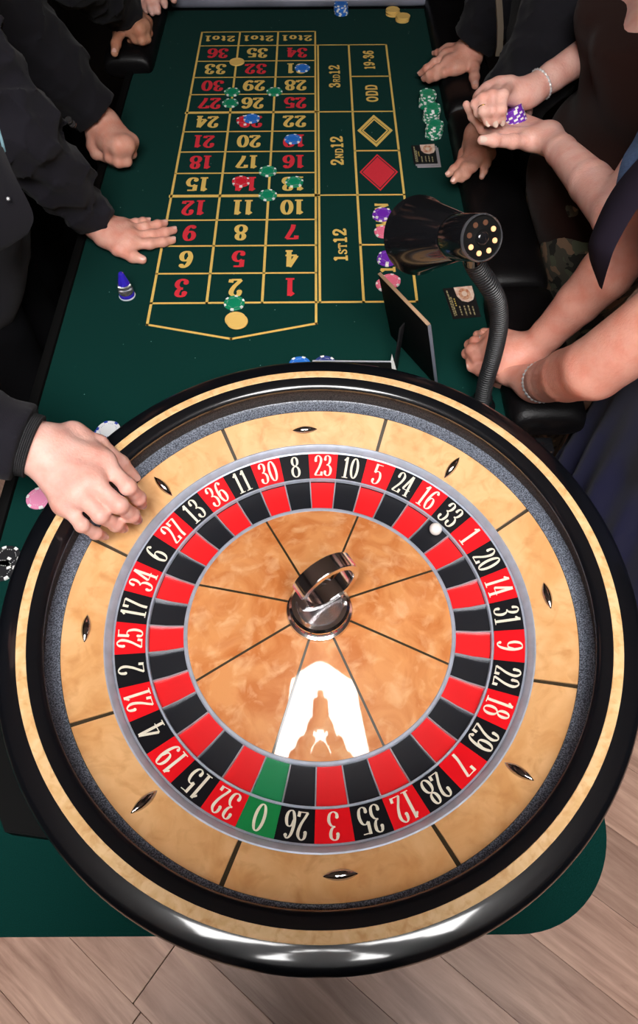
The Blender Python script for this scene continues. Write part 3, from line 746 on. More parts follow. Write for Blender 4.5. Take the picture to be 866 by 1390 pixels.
# ribs: radius swells and shrinks along the hose
d = [0.0]
for i in range(1, len(path)): d.append(d[-1] + np.linalg.norm(path[i] - path[i - 1]))
tot = d[-1]; ns = 1100; pp = []; 
for s in np.linspace(0, tot, ns):
    i = min(np.searchsorted(d, s, side='right') - 1, len(path) - 2); t = (s - d[i]) / max(d[i + 1] - d[i], 1e-9); pp.append(path[i] * (1 - t) + path[i + 1] * t)
rad = [0.0136 - 0.0042 * (0.5 - 0.5 * math.cos(2 * math.pi * s / 0.0054)) ** 2 for s in np.linspace(0, tot, ns)]
tube_obj('gooseneck', pp, rad, BLACKRUB, lamp, 16)
capP = np.array(at(654, 323, .425)); opn = np.array(at(569, 320, .335))
axv = Vector(opn - capP); Lh = axv.length; axv.normalize(); qh = axv.to_track_quat('Z', 'Y')
head = Matrix.Translation(Vector(rel(capP, lamp))) @ qh.to_matrix().to_4x4()
def hd(o): o.matrix_local = head; return o
hd(lathe_obj('lamp_housing', [(0.0240, -0.001), (0.0262, 0.001), (0.0270, 0.004), (0.0275, 0.060), (0.0265, 0.064)], BLACKPL, lamp, 48))
hd(lathe_obj('housing_cap', [(0.0, -0.0022), (0.0085, -0.0022), (0.0090, -0.0010), (0.0105, -0.0005), (0.0235, -0.0005), (0.0252, -0.0018), (0.0266, 0.0006)], BLACKMAT, lamp, 48))
hd(lathe_obj('cap_ring', [(0.0245, -0.0012), (0.0255, -0.0028), (0.0268, -0.0012), (0.0271, 0.0012)], mat('grey_gloss_edge', (0.05, 0.05, 0.055), rough=0.2, coat=0.5), lamp, 48))
hd(lathe_obj('cap_button', [(0.0, -0.0045), (0.0050, -0.0045), (0.0070, -0.0035), (0.0078, -0.0022)], BLACKPL, lamp, 32))
GLOW = mat('lit_vent', (0.5, 0.25, 0.12), rough=0.5, emit=(1.0, 0.48, 0.22), estr=0.85)
bm = bmesh.new(); bmesh.ops.create_cone(bm, cap_ends=True, segments=16, radius1=0.0031, radius2=0.0031, depth=0.0012); hole_me = from_bm('vent_hole', bm)
DARKH = mat('dim_vent', (0.05, 0.025, 0.012), rough=0.6, emit=(0.5, 0.10, 0.02), estr=0.12)
hole_me.materials.append(GLOW); hole_d = hole_me.copy(); hole_d.materials.clear(); hole_d.materials.append(DARKH)
best = []
for k in range(8):
    a = 2 * math.pi * (k + .5) / 8
    o = link('vent_hole', hole_me, None, lamp); o.matrix_local = head @ Matrix.Translation((0.0170 * math.cos(a), 0.0170 * math.sin(a), -0.0008))
    wp = (Matrix.Translation(lamp.location) @ o.matrix_local).translation
    best.append(((np.array(wp) - capP) @ CR, o))
best.sort(key=lambda t: t[0])
for _, o in best[:3]: o.data = hole_d
sh = [(0.0265, 0.056), (0.0290, 0.060), (0.0470, Lh - 0.012), (0.0512, Lh), (0.0517, Lh + 0.001), (0.0502, Lh + 0.001), (0.0455, Lh - 0.012), (0.0275, 0.062)]
hd(lathe_obj('lamp_shade', sh, BLACKPL, lamp, 64))
hd(lathe_obj('neck_joint', [(0.0, 0.0), (0.001, 0.0)], BLACKPL, lamp, 8))
jp = np.array(rel(at(642, 352, .37), lamp)); kp = np.array(rel(capP, lamp)) + np.array(axv) * 0.022
tube_obj('swivel_joint', [jp - (kp - jp) * .1, jp + (kp - jp) * .5, kp], [0.0125, 0.013, 0.012], BLACKPL, lamp, 16)
bulb_p = capP + np.array(axv) * (Lh - 0.045)
bm = bmesh.new(); bmesh.ops.create_uvsphere(bm, u_segments=20, v_segments=12, radius=0.019)
ob = link('bulb', from_bm('bulb', bm), mat('lit_bulb', (0.9, 0.8, 0.6), emit=(1.0, 0.72, 0.40), estr=70.0), lamp, rel(bulb_p, lamp))

# ------------------------------------------------------------------ black table sign on an easel strut, seen from behind
br = np.array(at(592, 522, 0.0)); e = np.array([-0.503, 0.864, 0]); nb = np.array([-0.864, -0.503, 0])
SW, SH, ST_ = 0.142, 0.165, 0.004
sign = empty('table_sign', (br[0], br[1], FELT), 'black easel-backed table sign standing behind the wheel, seen from its back', 'sign')
up = np.array([0, 0, 0.160]) + nb * 0.040; up /= np.linalg.norm(up)
fn = np.cross(e, up); fn /= np.linalg.norm(fn)
SM4 = Matrix(((e[0], up[0], fn[0], 0), (e[1], up[1], fn[1], 0), (e[2], up[2], fn[2], 0.001), (0, 0, 0, 1)))
def sg(name, c, s, m, bev=0.0):
    bm = bmesh.new(); box_bm(bm, c, s, None, bev); o = link(name, from_bm(name, bm), m, sign); o.matrix_local = SM4; return o
sg('back_panel', (SW / 2, SH / 2, 0), (SW, SH, ST_), BLACKMAT, 0.0008)
sg('top_edge', (SW / 2, SH + .0008, 0), (SW, 0.0016, ST_ + .002), mat('pale_wood_edge', (0.32, 0.22, 0.15), rough=0.5), 0.0004)
sg('side_edge', (-0.0008, SH / 2, 0), (0.0016, SH, ST_ + .002), mat('grey_edge', (0.16, 0.17, 0.21), rough=0.4), 0.0004)
sm = np.array(rel(np.array(at(546, 442, .105)), sign)); sf = np.array(rel(at(536, 504, 0.002), sign))
tdir = Vector(sm - sf); bm = bmesh.new(); box_bm(bm, (0, 0, 0), (0.018, 0.003, tdir.length), None, 0.0006)
o = link('easel_strut', from_bm('easel_strut', bm), mat('strut_board', (0.012, 0.012, 0.014), rough=0.4), sign, tuple((sm + sf) / 2)); o.rotation_euler = tdir.to_track_quat('Z', 'X').to_euler()
# low black rack with a grey top edge between the wheel and the layout
rk = empty('card_rack', tuple(at(480, 500, 0)), 'low black rack with a thin grey edge lying behind the wheel beside the sign', 'rack')
pa, pb = np.array(at(424, 491, .03)), np.array(at(531, 492, .03)); ln = np.linalg.norm(pb - pa); mp_ = (pa + pb) / 2
an = math.atan2(pb[1] - pa[1], pb[0] - pa[0])
o = box_obj('rack_body', rel((mp_[0], mp_[1] - .012, FELT + .0155), rk), (ln, 0.024, 0.030), BLACKMAT, rk, Matrix.Rotation(an, 3, 'Z'), 0.001)
o = box_obj('rack_edge', rel((mp_[0], mp_[1] + .001, FELT + .031), rk), (ln, 0.0022, 0.0016), mat('pale_grey_edge', (0.40, 0.42, 0.48), rough=0.4), rk, Matrix.Rotation(an, 3, 'Z'))
bm = bmesh.new(); a_, b_, c_ = [np.array(rel(at(*q), rk)) for q in ((532, 481, .045), (538, 502, .02), (529, 500, .02))]
vs = [bm.verts.new(v) for v in (a_, b_, c_)] + [bm.verts.new(v + np.array([0, .002, 0])) for v in (a_, b_, c_)]
for f in ((0, 1, 2), (5, 4, 3), (0, 3, 4, 1), (1, 4, 5, 2), (2, 5, 3, 0)): bm.faces.new([vs[i] for i in f])
link('rack_tab', from_bm('rack_tab', bm, False), mat('white_tab', (0.5, 0.5, 0.5), rough=0.6), rk)

# ------------------------------------------------------------------ black brochures on the felt
def brochure(c4, label, n_under, z=0.001):
    C = [np.array(at(*q, z)) for q in c4]; o0 = sum(C) / 4; o0[2] = FELT
    t = empty('brochure', tuple(o0), label, 'brochure')
    def quad(u, v): return (C[0] * (1 - u) + C[1] * u) * (1 - v) + (C[3] * (1 - u) + C[2] * u) * v
    def patch(name, uvs, m, h):
        V = []; 
        for u, v in uvs:
            q = quad(u, v) - o0; V.append((q[0], q[1], h))
        bm = bmesh.new(); f = bm.faces.new([bm.verts.new(v) for v in V]); f.normal_update()
        if f.normal.z < 0: f.normal_flip()
        me = bpy.data.meshes.new(name); bm.to_mesh(me); bm.free(); return link(name, me, m, t)
    for i in range(n_under + 1):
        sh = np.array([0.0035 * (n_under - i), -0.0055 * (n_under - i), 0])
        pts = [tuple((q - o0 + sh)[:2]) for q in C]
        s_ = slab('card', pts, 0.0006 + i * .0012, 0.0014 + i * .0012, mat('black_card_print', (0.010, 0.010, 0.011), rough=0.45) if i == n_under else mat('grey_card_stock', (0.30, 0.28, 0.30), rough=0.6), t)
    top = 0.0014 + n_under * .0012 + .0002
    # round pinkish picture in the upper right corner
    ring = lambda r, n=20: [(0.66 + r * math.cos(a) * 1.0, 0.24 + r * math.sin(a) * 0.95) for a in np.linspace(0, 6.2832, n, endpoint=False)]
    patch('printed_picture', [(.36, .0), (.98, .0), (.98, .30), (.9, .45), (.7, .52), (.5, .46), (.38, .3)], mat('pink_picture_print', (0.62, 0.36, 0.28), rough=0.5, col2=(0.75, 0.62, 0.52), vscale=120), top)
    patch('printed_picture', ring(.20), mat('orange_picture_print', (0.42, 0.12, 0.05), rough=0.5, col2=(0.7, 0.45, 0.3), vscale=160), top + .0001)
    patch('printed_picture', ring(.09), mat('pale_picture_print', (0.72, 0.55, 0.45), rough=0.5), top + .0002)
    TXT = mat('pale_card_text', (0.35, 0.30, 0.16), rough=0.6)
    for k, (u, v0, v1) in enumerate([(.08, .08, .92), (.14, .3, .9), (.34, .62, .93), (.50, .62, .93), (.64, .62, .93), (.78, .66, .93)]):
        v = v0
        while v < v1:
            l = random.uniform(.04, .10); patch('printed_line', [(u, v), (u + .045, v), (u + .045, min(v + l, v1)), (u, min(v + l, v1))], TXT, top); v += l + .025
    for k in range(4): patch('printed_line', [(.24, .36 + k * .07), (.28, .36 + k * .07), (.28, .40 + k * .07), (.24, .40 + k * .07)], mat('gold_card_text', (0.6, 0.45, 0.1), rough=0.6), top)
    return t
brochure([(601, 392), (641, 388), (653, 430), (615, 433)], 'black printed brochure with a round pink picture lying under the lamp neck', 0)
brochure([(558, 199), (590, 197), (594, 223), (562, 224)], 'stacked black printed brochures with a pink picture next to the green chips', 2)
#__PART3__
# ------------------------------------------------------------------ people: bodies grown from rounded bones (distance field + surface nets)
def surface_nets(Fd, org, h):
    S = Fd < 0
    nx, ny, nz = Fd.shape
    cnt = np.zeros((nx - 1, ny - 1, nz - 1), np.int8)
    offs = [(i, j, k) for i in (0, 1) for j in (0, 1) for k in (0, 1)]
    for i, j, k in offs: cnt += S[i:nx - 1 + i, j:ny - 1 + j, k:nz - 1 + k]
    act = (cnt > 0) & (cnt < 8)
    ix = np.argwhere(act); n = len(ix)
    idx = np.full(act.shape, -1, np.int64); idx[act] = np.arange(n)
    vals = np.stack([Fd[ix[:, 0] + i, ix[:, 1] + j, ix[:, 2] + k] for i, j, k in offs], 1)
    acc = np.zeros((n, 3)); c = np.zeros(n)
    for a in range(8):
        for b in range(a + 1, 8):
            oa, ob = np.array(offs[a]), np.array(offs[b])
            if np.abs(oa - ob).sum() != 1: continue
            m = (vals[:, a] < 0) != (vals[:, b] < 0)
            t = vals[m, a] / (vals[m, a] - vals[m, b])
            acc[m] += oa + t[:, None] * (ob - oa); c[m] += 1
    V = org + h * (ix + acc / c[:, None])
    Q = []
    for ax in range(3):
        d = [0, 0, 0]; d[ax] = 1
        A = S[:nx - d[0], :ny - d[1], :nz - d[2]]; B = S[d[0]:, d[1]:, d[2]:]
        e = np.argwhere(A != B)
        u, v = [q for q in range(3) if q != ax]
        ok = (e[:, u] > 0) & (e[:, v] > 0) & (e[:, u] < Fd.shape[u] - 1) & (e[:, v] < Fd.shape[v] - 1)
        e = e[ok]; sgn = A[e[:, 0], e[:, 1], e[:, 2]]
        def cell(du, dv):
            q = e.copy(); q[:, u] -= du; q[:, v] -= dv; return idx[q[:, 0], q[:, 1], q[:, 2]]
        quad = np.stack([cell(1, 1), cell(0, 1), cell(0, 0), cell(1, 0)], 1)
        flip = sgn if ax != 1 else ~sgn
        quad[~flip] = quad[~flip][:, ::-1]
        Q.append(quad)
    return V, np.concatenate(Q)

def cone_d(X, Y, Z, a, b, ra, rb, flat=None):
    ab = b - a; L2 = float(ab @ ab) + 1e-12
    px, py, pz = X - a[0], Y - a[1], Z - a[2]
    t = np.clip((px * ab[0] + py * ab[1] + pz * ab[2]) / L2, 0, 1)
    dx, dy, dz = px - t * ab[0], py - t * ab[1], pz - t * ab[2]
    r = ra + t * (rb - ra)
    if flat is not None:
        n, s = flat
        q = dx * n[0] + dy * n[1] + dz * n[2]
        dd = np.sqrt(dx * dx + dy * dy + dz * dz + q * q * (1 / (s * s) - 1))
        return (dd - r) * (0.5 + 0.5 * s)
    return np.sqrt(dx * dx + dy * dy + dz * dz) - r
def smin(a, b, k):
    h = np.maximum(k - np.abs(a - b), 0) / k
    return np.minimum(a, b) - h * h * k * 0.25
def field_mesh(groups, h, fold=None, smooth_it=0, cut=None):
    """groups: list of (k_join, k_inner, [(a, b, ra, rb, flat)])"""
    lo = np.array([1e9] * 3); hi = -lo
    for kj, ki, segs in groups:
        for a, b, ra, rb, fl in segs:
            r = max(ra, rb); lo = np.minimum(lo, np.minimum(a, b) - r); hi = np.maximum(hi, np.maximum(a, b) + r)
    lo -= 4 * h + 0.004; hi += 4 * h + 0.004
    n = np.ceil((hi - lo) / h).astype(int) + 1
    Fd = np.full(n, 0.08, np.float32)
    axs = [(lo[i] + h * np.arange(n[i])).astype(np.float32) for i in range(3)]
    for kj, ki, segs in groups:
        gl = np.array([1e9] * 3); gh = -gl
        for a, b, ra, rb, fl in segs:
            r = max(ra, rb); gl = np.minimum(gl, np.minimum(a, b) - r); gh = np.maximum(gh, np.maximum(a, b) + r)
        pad = max(kj, ki, 3 * h) + 0.003
        i0 = np.maximum(((gl - pad - lo) / h).astype(int), 0); i1 = np.minimum(((gh + pad - lo) / h).astype(int) + 2, n)
        sl = tuple(slice(i0[q], i1[q]) for q in range(3))
        X, Y, Z = np.meshgrid(axs[0][sl[0]], axs[1][sl[1]], axs[2][sl[2]], indexing='ij', sparse=True)
        g = None
        for a, b, ra, rb, fl in segs:
            d = cone_d(X, Y, Z, np.asarray(a), np.asarray(b), ra, rb, fl).astype(np.float32)
            g = d if g is None else smin(g, d, ki)
        Fd[sl] = smin(Fd[sl], g, kj)
    if fold is not None or cut is not None:
        X, Y, Z = np.meshgrid(*axs, indexing='ij', sparse=True)
        if fold is not None: Fd = Fd + fold(X, Y, Z).astype(np.float32)
        if cut is not None:
            for p, nn in cut:      # keep the side the normal points away from
                Fd = np.maximum(Fd, (X - p[0]) * nn[0] + (Y - p[1]) * nn[1] + (Z - p[2]) * nn[2])
    return surface_nets(Fd, lo, h)
def np_mesh(name, V, Q):
    me = bpy.data.meshes.new(name)
    me.vertices.add(len(V)); me.vertices.foreach_set('co', np.asarray(V, np.float32).ravel())
    me.loops.add(Q.size); me.loops.foreach_set('vertex_index', Q.ravel().astype(np.int32))
    me.polygons.add(len(Q)); me.polygons.foreach_set('loop_start', np.arange(0, Q.size, 4, dtype=np.int32))
    me.polygons.foreach_set('loop_total', np.full(len(Q), 4, np.int32))
    me.update(calc_edges=True); me.validate()
    me.polygons.foreach_set('use_smooth', np.ones(len(me.polygons), bool))
    return me
def relax(V, Q, it, lam=0.5):
    n = len(V)
    for _ in range(it):
        acc = np.zeros_like(V); c = np.zeros(n)
        for a, b in ((0, 1), (1, 2), (2, 3), (3, 0)):
            np.add.at(acc, Q[:, a], V[Q[:, b]]); np.add.at(c, Q[:, a], 1)
            np.add.at(acc, Q[:, b], V[Q[:, a]]); np.add.at(c, Q[:, b], 1)
        V = V + lam * (acc / np.maximum(c, 1)[:, None] - V)
    return V
A3 = lambda p: np.asarray(p, float)
def seg_(a, b, ra, rb, fl=None): return (A3(a), A3(b), ra, rb, fl)
def chain(P, Rr): return [seg_(P[i], P[i + 1], Rr[i], Rr[i + 1]) for i in range(len(P) - 1)]

def hand_groups(Wr, digits, s=1.0, fem=False, fore=None, fr=(0.030, 0.036), thumb0=True, kf=0.0075, ki=0.006):
    """Wr wrist point; digits {'thumb','index','middle','ring','pinky'} -> four joint points; fore: list of points up the arm"""
    k = s * (1.0 if fem else 1.16)
    FR = {'index': (.0098, .0090, .0081, .0068), 'middle': (.0100, .0092, .0083, .0070), 'ring': (.0095, .0086, .0077, .0065), 'pinky': (.0086, .0074, .0066, .0056), 'thumb': (.0145, .0118, .0106, .0080)}
    G = []
    fk = [f for f in ('index', 'middle', 'ring', 'pinky') if f in digits]
    palm = []
    W_ = A3(Wr)
    m0, m1 = A3(digits[fk[0]][0]), A3(digits[fk[-1]][0]); side = m0 - m1; side /= np.linalg.norm(side) + 1e-9
    for i, f in enumerate(fk):
        mc = A3(digits[f][0]); o = W_ + side * (0.013 - 0.026 * i / max(1, len(fk) - 1)) * k
        palm.append(seg_(o, mc, 0.0150 * k, (0.0122 if f != 'pinky' else 0.0108) * k))
    for i in range(len(fk) - 1): palm.append(seg_(digits[fk[i]][0], digits[fk[i + 1]][0], 0.0105 * k, 0.0100 * k))
    if 'thumb' in digits and thumb0:
        T = digits['thumb']; palm.append(seg_(W_ + side * .012 * k, T[0], 0.0155 * k, 0.0155 * k)); palm.append(seg_(T[0], (A3(m0) * .6 + A3(T[1]) * .4), 0.0135 * k, 0.0098 * k))
    G.append((0.02, 0.014 * k, palm))
    if fore is not None:
        P = [W_] + [A3(q) for q in fore]; rr = [fr[0] * .90] + list(fr[0] + (fr[1] - fr[0]) * np.linspace(0, 1, len(fore)) ** 0.8)
        sd = side if abs(np.dot(side, (P[1] - P[0]) / np.linalg.norm(P[1] - P[0]))) < 0.8 else np.array([0, 0, 1.0])
        nn = np.cross(P[1] - P[0], side); nn /= np.linalg.norm(nn) + 1e-9
        segs = [seg_(P[i], P[i + 1], rr[i], rr[i + 1]) for i in range(len(P) - 1)]
        G.append((0.020 * k, ki, segs))
    for f in fk + (['thumb'] if 'thumb' in digits else []):
        P = [A3(q) for q in digits[f]]; r = [q * k for q in FR[f]]
        cs = chain(P, r)
        # slight swelling at the middle joint
        for j in (1, 2): cs.append(seg_(P[j], P[j], r[j] * 1.06, r[j] * 1.06))
        G.append((kf * k, 0.004, cs))
    return G
def nail_mesh(P, r, up, ln=0.0105):
    P = [A3(q) for q in P]; d = P[3] - P[2]; d /= np.linalg.norm(d)
    b = (P[1] - (P[0] + P[3]) / 2) * 10 + A3(up) * 0.35
    n = b - d * (b @ d); n /= np.linalg.norm(n) + 1e-9; s = np.cross(d, n)
    V, F = [], []; nu, nv = 8, 6
    for j in range(nv + 1):
        v = j / nv; wd = (1 - abs(2 * v - 1) ** 3.5 * 0.55) * 0.85
        for i in range(nu + 1):
            a = (-1 + 2 * i / nu) * wd
            rr = r * (1.02 - 0.10 * v) + 0.0005 - 0.0006 * (abs(2 * i / nu - 1) ** 3)
            V.append(P[3] + d * (-ln * .55 + v * ln + 0.0012) + rr * (math.cos(a) * n + math.sin(a) * s))
    for j in range(nv):
        for i in range(nu): F.append((j * (nu + 1) + i, j * (nu + 1) + i + 1, (j + 1) * (nu + 1) + i + 1, (j + 1) * (nu + 1) + i))
    return V, F
def px_digits(D): return {f: [at(*q) for q in P] for f, P in D.items()}

def unit(v): v = A3(v); return v / (np.linalg.norm(v) + 1e-12)
def folds(amp, sx=14.0, seed=0.0):
    def f(X, Y, Z):
        a = np.sin(X * sx * 2.1 + 3.1 * np.sin(Z * sx * .9 + seed) + seed) * np.sin(Y * sx * 1.7 + 2.3 * np.sin(X * sx * .8 + seed * 2) + Z * sx * 1.1)
        b = np.sin(Z * sx * 3.3 + 2.0 * np.sin(Y * sx * 1.9 + seed) + X * sx * 2.4)
        c = 1 - np.abs(np.sin(X * sx * 1.3 - Z * sx * 1.9 + 1.2 * np.sin(Y * sx * 2.2 + seed) + seed * 3))
        e = 1 - np.abs(np.sin(Y * sx * 1.6 + Z * sx * 1.2 + 1.4 * np.sin(X * sx * 1.7 + seed)))
        return amp * (0.5 * a + 0.35 * b - 0.9 * c ** 4 - 0.8 * e ** 5)
    return f

class Person:
    def __init__(s, label, foot, face, skin_c, skin_n, fem=False, height=1.76, lean=0.0, chest=None, pelvis=None, cat='person'):
        s.fem = fem; s.face = unit((math.cos(R(face)), math.sin(R(face)), 0)); s.side = np.array([-s.face[1], s.face[0], 0])   # side = to the person's left
        s.foot = A3((*foot, 0)); s.root = empty('person', tuple(s.foot), label, cat)
        s.skin = skin(skin_n, skin_c); s.k = height / 1.76; k = s.k
        s.pel = A3(pelvis) if pelvis is not None else s.foot + np.array([0, 0, 0.95 * k])
        s.chest = A3(chest) if chest is not None else s.pel + np.array([0, 0, 0.36 * k]) + s.face * lean
        s.V, s.Q, s.n = [], [], 0
        ax = unit(s.chest - s.pel); s.ax = ax
        s.neck = s.chest + ax * 0.18 * k; s.head = s.neck + (ax + np.array([0, 0, 1])) * 0.5 * 0.13 * k + s.face * 0.03
        sw = (0.165 if fem else 0.19) * k
        s.sh = {'L': s.chest + s.side * sw + ax * .10 * k, 'R': s.chest - s.side * sw + ax * .10 * k}
        s.arms = {}
    def add(s, V, Q): s.V.append(V); s.Q.append(Q + s.n); s.n += len(V)
    def trunk_groups(s, g=0.0):
        k = s.k; f = s.face; fl = lambda q: (f, q); sd = s.side; ch, pe = s.chest, s.pel; w = 0.82 if s.fem else 1.0
        waist = pe + (ch - pe) * 0.42
        G = [(0.05, 0.09, [seg_(pe - sd * .075 * k, pe + sd * .075 * k, (.125 + g), (.125 + g), fl(.85)),
                           seg_(pe, waist, (.15 * w + g), (.135 * w + g), fl(.72)), seg_(waist, ch, (.135 * w + g), (.155 * w + g), fl(.70)),
                           seg_(ch - sd * .09 * k, ch + sd * .09 * k, (.11 * w + g), (.11 * w + g), fl(.85)),
                           seg_(s.sh['L'] - sd * .03, s.sh['R'] + sd * .03, (.066 * w + g), (.066 * w + g)), seg_(ch, s.neck - s.ax * .04, (.11 * w + g), (.055 + g))])]
        if s.fem:
            for q in (1, -1):
                c = ch + sd * .075 * q * k + f * .075 + np.array([0, 0, .01]); G.append((.05, .02, [seg_(c, c + f * .012 - np.array([0, 0, .012]), .062 + g, .058 + g)]))
        return G
    def leg_groups(s, g=0.0):
        k = s.k; G = []
        for q in (1, -1):
            hip = s.pel + s.side * .09 * q * k; ft = s.foot + s.side * .10 * q * k; kn = (hip + ft) / 2 + s.face * .02 + np.array([0, 0, .03]); an = ft + np.array([0, 0, .09])
            G.append((.05, .05, [seg_(hip, kn, .085 + g, .058 + g), seg_(kn, an, .058 + g, .042 + g)]))
        return G
    def head_groups(s):
        h = s.head; f = s.face; z = np.array([0, 0, 1.0]); sd = s.side
        return [(.03, .05, [seg_(s.neck - s.ax * .06, h - z * .02, .058 if not s.fem else .048, .055 if not s.fem else .046)]),
                (.03, .05, [seg_(h + z * .045 - f * .015, h + z * .03 + f * .015, .083, .080), seg_(h + f * .03 - z * .01, h + f * .045 - z * .055, .062, .042)]),
                (.012, .01, [seg_(h + f * .097 + z * .015, h + f * .112 - z * .018, .007, .012), seg_(h + f * .098 - z * .018 - sd * .009, h + f * .098 - z * .018 + sd * .009, .008, .008)]),
                (.006, .006, [seg_(h + f * .088 - z * .050 - sd * .016, h + f * .088 - z * .050 + sd * .016, .006, .006)]),
                (.008, .01, [seg_(h + sd * .080 + z * .01, h + sd * .083 - z * .03, .012, .008)]), (.008, .01, [seg_(h - sd * .080 + z * .01, h - sd * .083 - z * .03, .012, .008)])]
    def body(s, voxel=0.012):
        G = s.trunk_groups(-0.010) + s.leg_groups(-0.008) + s.head_groups()
        for nm, (P, r) in s.arms.items(): G.append((.03, .008, chain(P, r)))
        V, Q = field_mesh(G, voxel); s.add(V, Q)
        me = np_mesh('body', np.concatenate(s.V) - s.foot, np.concatenate(s.Q)); o = link('body', me, s.skin, s.root)
        # eyes and hair
        h = s.head; f = s.face; z = np.array([0, 0, 1.0])
        for q in (1, -1):
            bm = bmesh.new(); bmesh.ops.create_uvsphere(bm, u_segments=12, v_segments=8, radius=0.011)
            link('eye', from_bm('eye', bm), mat('eye_white', (0.6, 0.58, 0.55), rough=0.2), s.root, tuple(h + f * .082 + z * .022 + s.side * .031 * q - s.foot))
        V, Q = field_mesh([(.03, .05, [seg_(h + z * .055 - f * .022, h + z * .045 + f * .002, .090, .086)] + ([seg_(h - f * .05 + z * .03, h - f * .07 - z * .10, .070, .05)] if s.fem else [seg_(h - f * .03 + z * .02, h - f * .035 - z * .02, .074, .06)]))], 0.008, folds(0.003, 40), cut=[(h + f * .055 + z * .055, f * .85 - z * .5)])
        link('hair', np_mesh('hair', V - s.foot, Q), HAIR, s.root)
        for q in (1, -1):
            ft = s.foot + s.side * .10 * q * s.k
            V, Q = field_mesh([(.02, .03, [seg_(ft + z * .045 - f * .05, ft + z * .038 + f * .12, .042, .036), seg_(ft + z * .06, ft + z * .10, .045, .045)])], 0.008, cut=[(ft, -z)])
            link('shoe', np_mesh('shoe', V - s.foot, Q), SHOE, s.root)
        return o
    def hand(s, Wr, D, fore, fr, voxel=0.0018, nails=None, nail_up=(0, 0, 1), nail_digits=('index', 'middle', 'ring', 'pinky', 'thumb'), size=1.0, kf=0.0075, ki=0.006):
        G = hand_groups(Wr, D, size, s.fem, fore, fr, True, kf, ki)
        V, Q = field_mesh(G, voxel); V = relax(V, Q, 2, 0.4); s.add(V, Q)
        if nails:
            kk = size * (1.0 if s.fem else 1.16)
            for f in nail_digits:
                if f not in D: continue
                r = {'index': .0068, 'middle': .0070, 'ring': .0065, 'pinky': .0056, 'thumb': .0080}[f] * kk
                NV, NF = nail_mesh(D[f], r, nail_up, 0.0125 if f == 'thumb' else (0.0118 if s.fem else 0.0105))
                link('fingernail', mesh('fingernail', [v - s.foot for v in NV], NF, True, 0), nails, s.root)
    def cloth(s, name, groups, m, voxel=0.009, fold=None, cut=None, it=2):
        V, Q = field_mesh(groups, voxel, fold, cut=cut); V = relax(V, Q, it, 0.5)
        return link(name, np_mesh(name, V - s.foot, Q), m, s.root)
def jacket(p, sleeves, m, fold=0.004, seed=0.0, voxel=0.008, hem=0.14, open_front=None):
    """torso shell with sleeves that end square at the cuff. sleeves: list of (points, radii)"""
    G = p.trunk_groups(0.020)
    pe = p.pel
    G.append((.04, .06, [seg_(pe - p.side * .06, pe - p.side * .07 - np.array([0, 0, hem]), .135, .135, (p.face, .85)), seg_(pe + p.side * .06, pe + p.side * .07 - np.array([0, 0, hem]), .135, .135, (p.face, .85))]))
    o = p.cloth('jacket', G, m, 0.011, folds(fold, 10, seed), cut=[(p.neck - p.ax * .02, p.ax)])
    for P, r in sleeves:
        P = [A3(q) for q in P]
        d = unit(P[0] - P[1])
        ext = [P[0] + d * r[0]] + P; rr = [r[0]] + list(r)
        p.cloth('sleeve', [(.03, .035, chain(ext, rr))], m, 0.0055, folds(fold * 1.6, 26, seed + 1), cut=[(P[0], d)], it=2)
    return o
def buttons(p, pts, nrm, rad=0.008):
    bm = bmesh.new(); bmesh.ops.create_cone(bm, cap_ends=True, segments=18, radius1=rad, radius2=rad * .9, depth=0.004)
    bmesh.ops.bevel(bm, geom=bm.edges[:], offset=0.0008, segments=1, affect='EDGES')
    me = from_bm('button', bm)
    for q in pts:
        o = link('button', me, BLACKPL, p.root, tuple(A3(q) - p.foot)); o.rotation_euler = Vector(nrm).to_track_quat('Z', 'X').to_euler()
#__PEOPLE__
SK1, SK2, SK3 = (0.72, 0.37, 0.29), (0.64, 0.32, 0.24), (0.74, 0.43, 0.36)

# --- man with the flat left hand on the layout edge
pA = Person('person in open charcoal jacket leaning a flat hand beside the red 9', (-0.74, 0.80), 8, SK1, 'skin_flat_hand', pelvis=(-0.70, 0.78, 0.97), chest=(-0.66, 0.74, 1.31))
DA = px_digits({'index': [(176, 331, .026), (203, 331, .020), (221, 328.5, .014), (234, 326, .009)],
                'middle': [(177, 322, .028), (205, 319, .021), (224, 315.5, .014), (235.5, 312.5, .009)],
                'ring': [(173, 313, .026), (197, 308.5, .020), (214, 305, .014), (223.5, 303, .009)],
                'pinky': [(167, 306, .023), (184, 302.5, .018), (194, 300.5, .013), (200.5, 299.5, .009)],
                'thumb': [(141, 322, .030), (160, 338, .024), (180, 348, .016), (193, 352.5, .010)]})
wA = at(131, 304, .036); eA = at(24, 176, .27)
pA.hand(wA, DA, [wA + (eA - wA) * .18, wA + (eA - wA) * .5], (.029, .040), 0.0017, NAIL)
pA.arms['L'] = ([eA + (wA - eA) * .5, eA, pA.sh['L']], [.040, .046, .058])
pA.arms['R'] = ([A3((-0.62, 0.42, 0.98)), A3((-0.80, 0.42, 1.10)), pA.sh['R']], [.030, .042, .055])
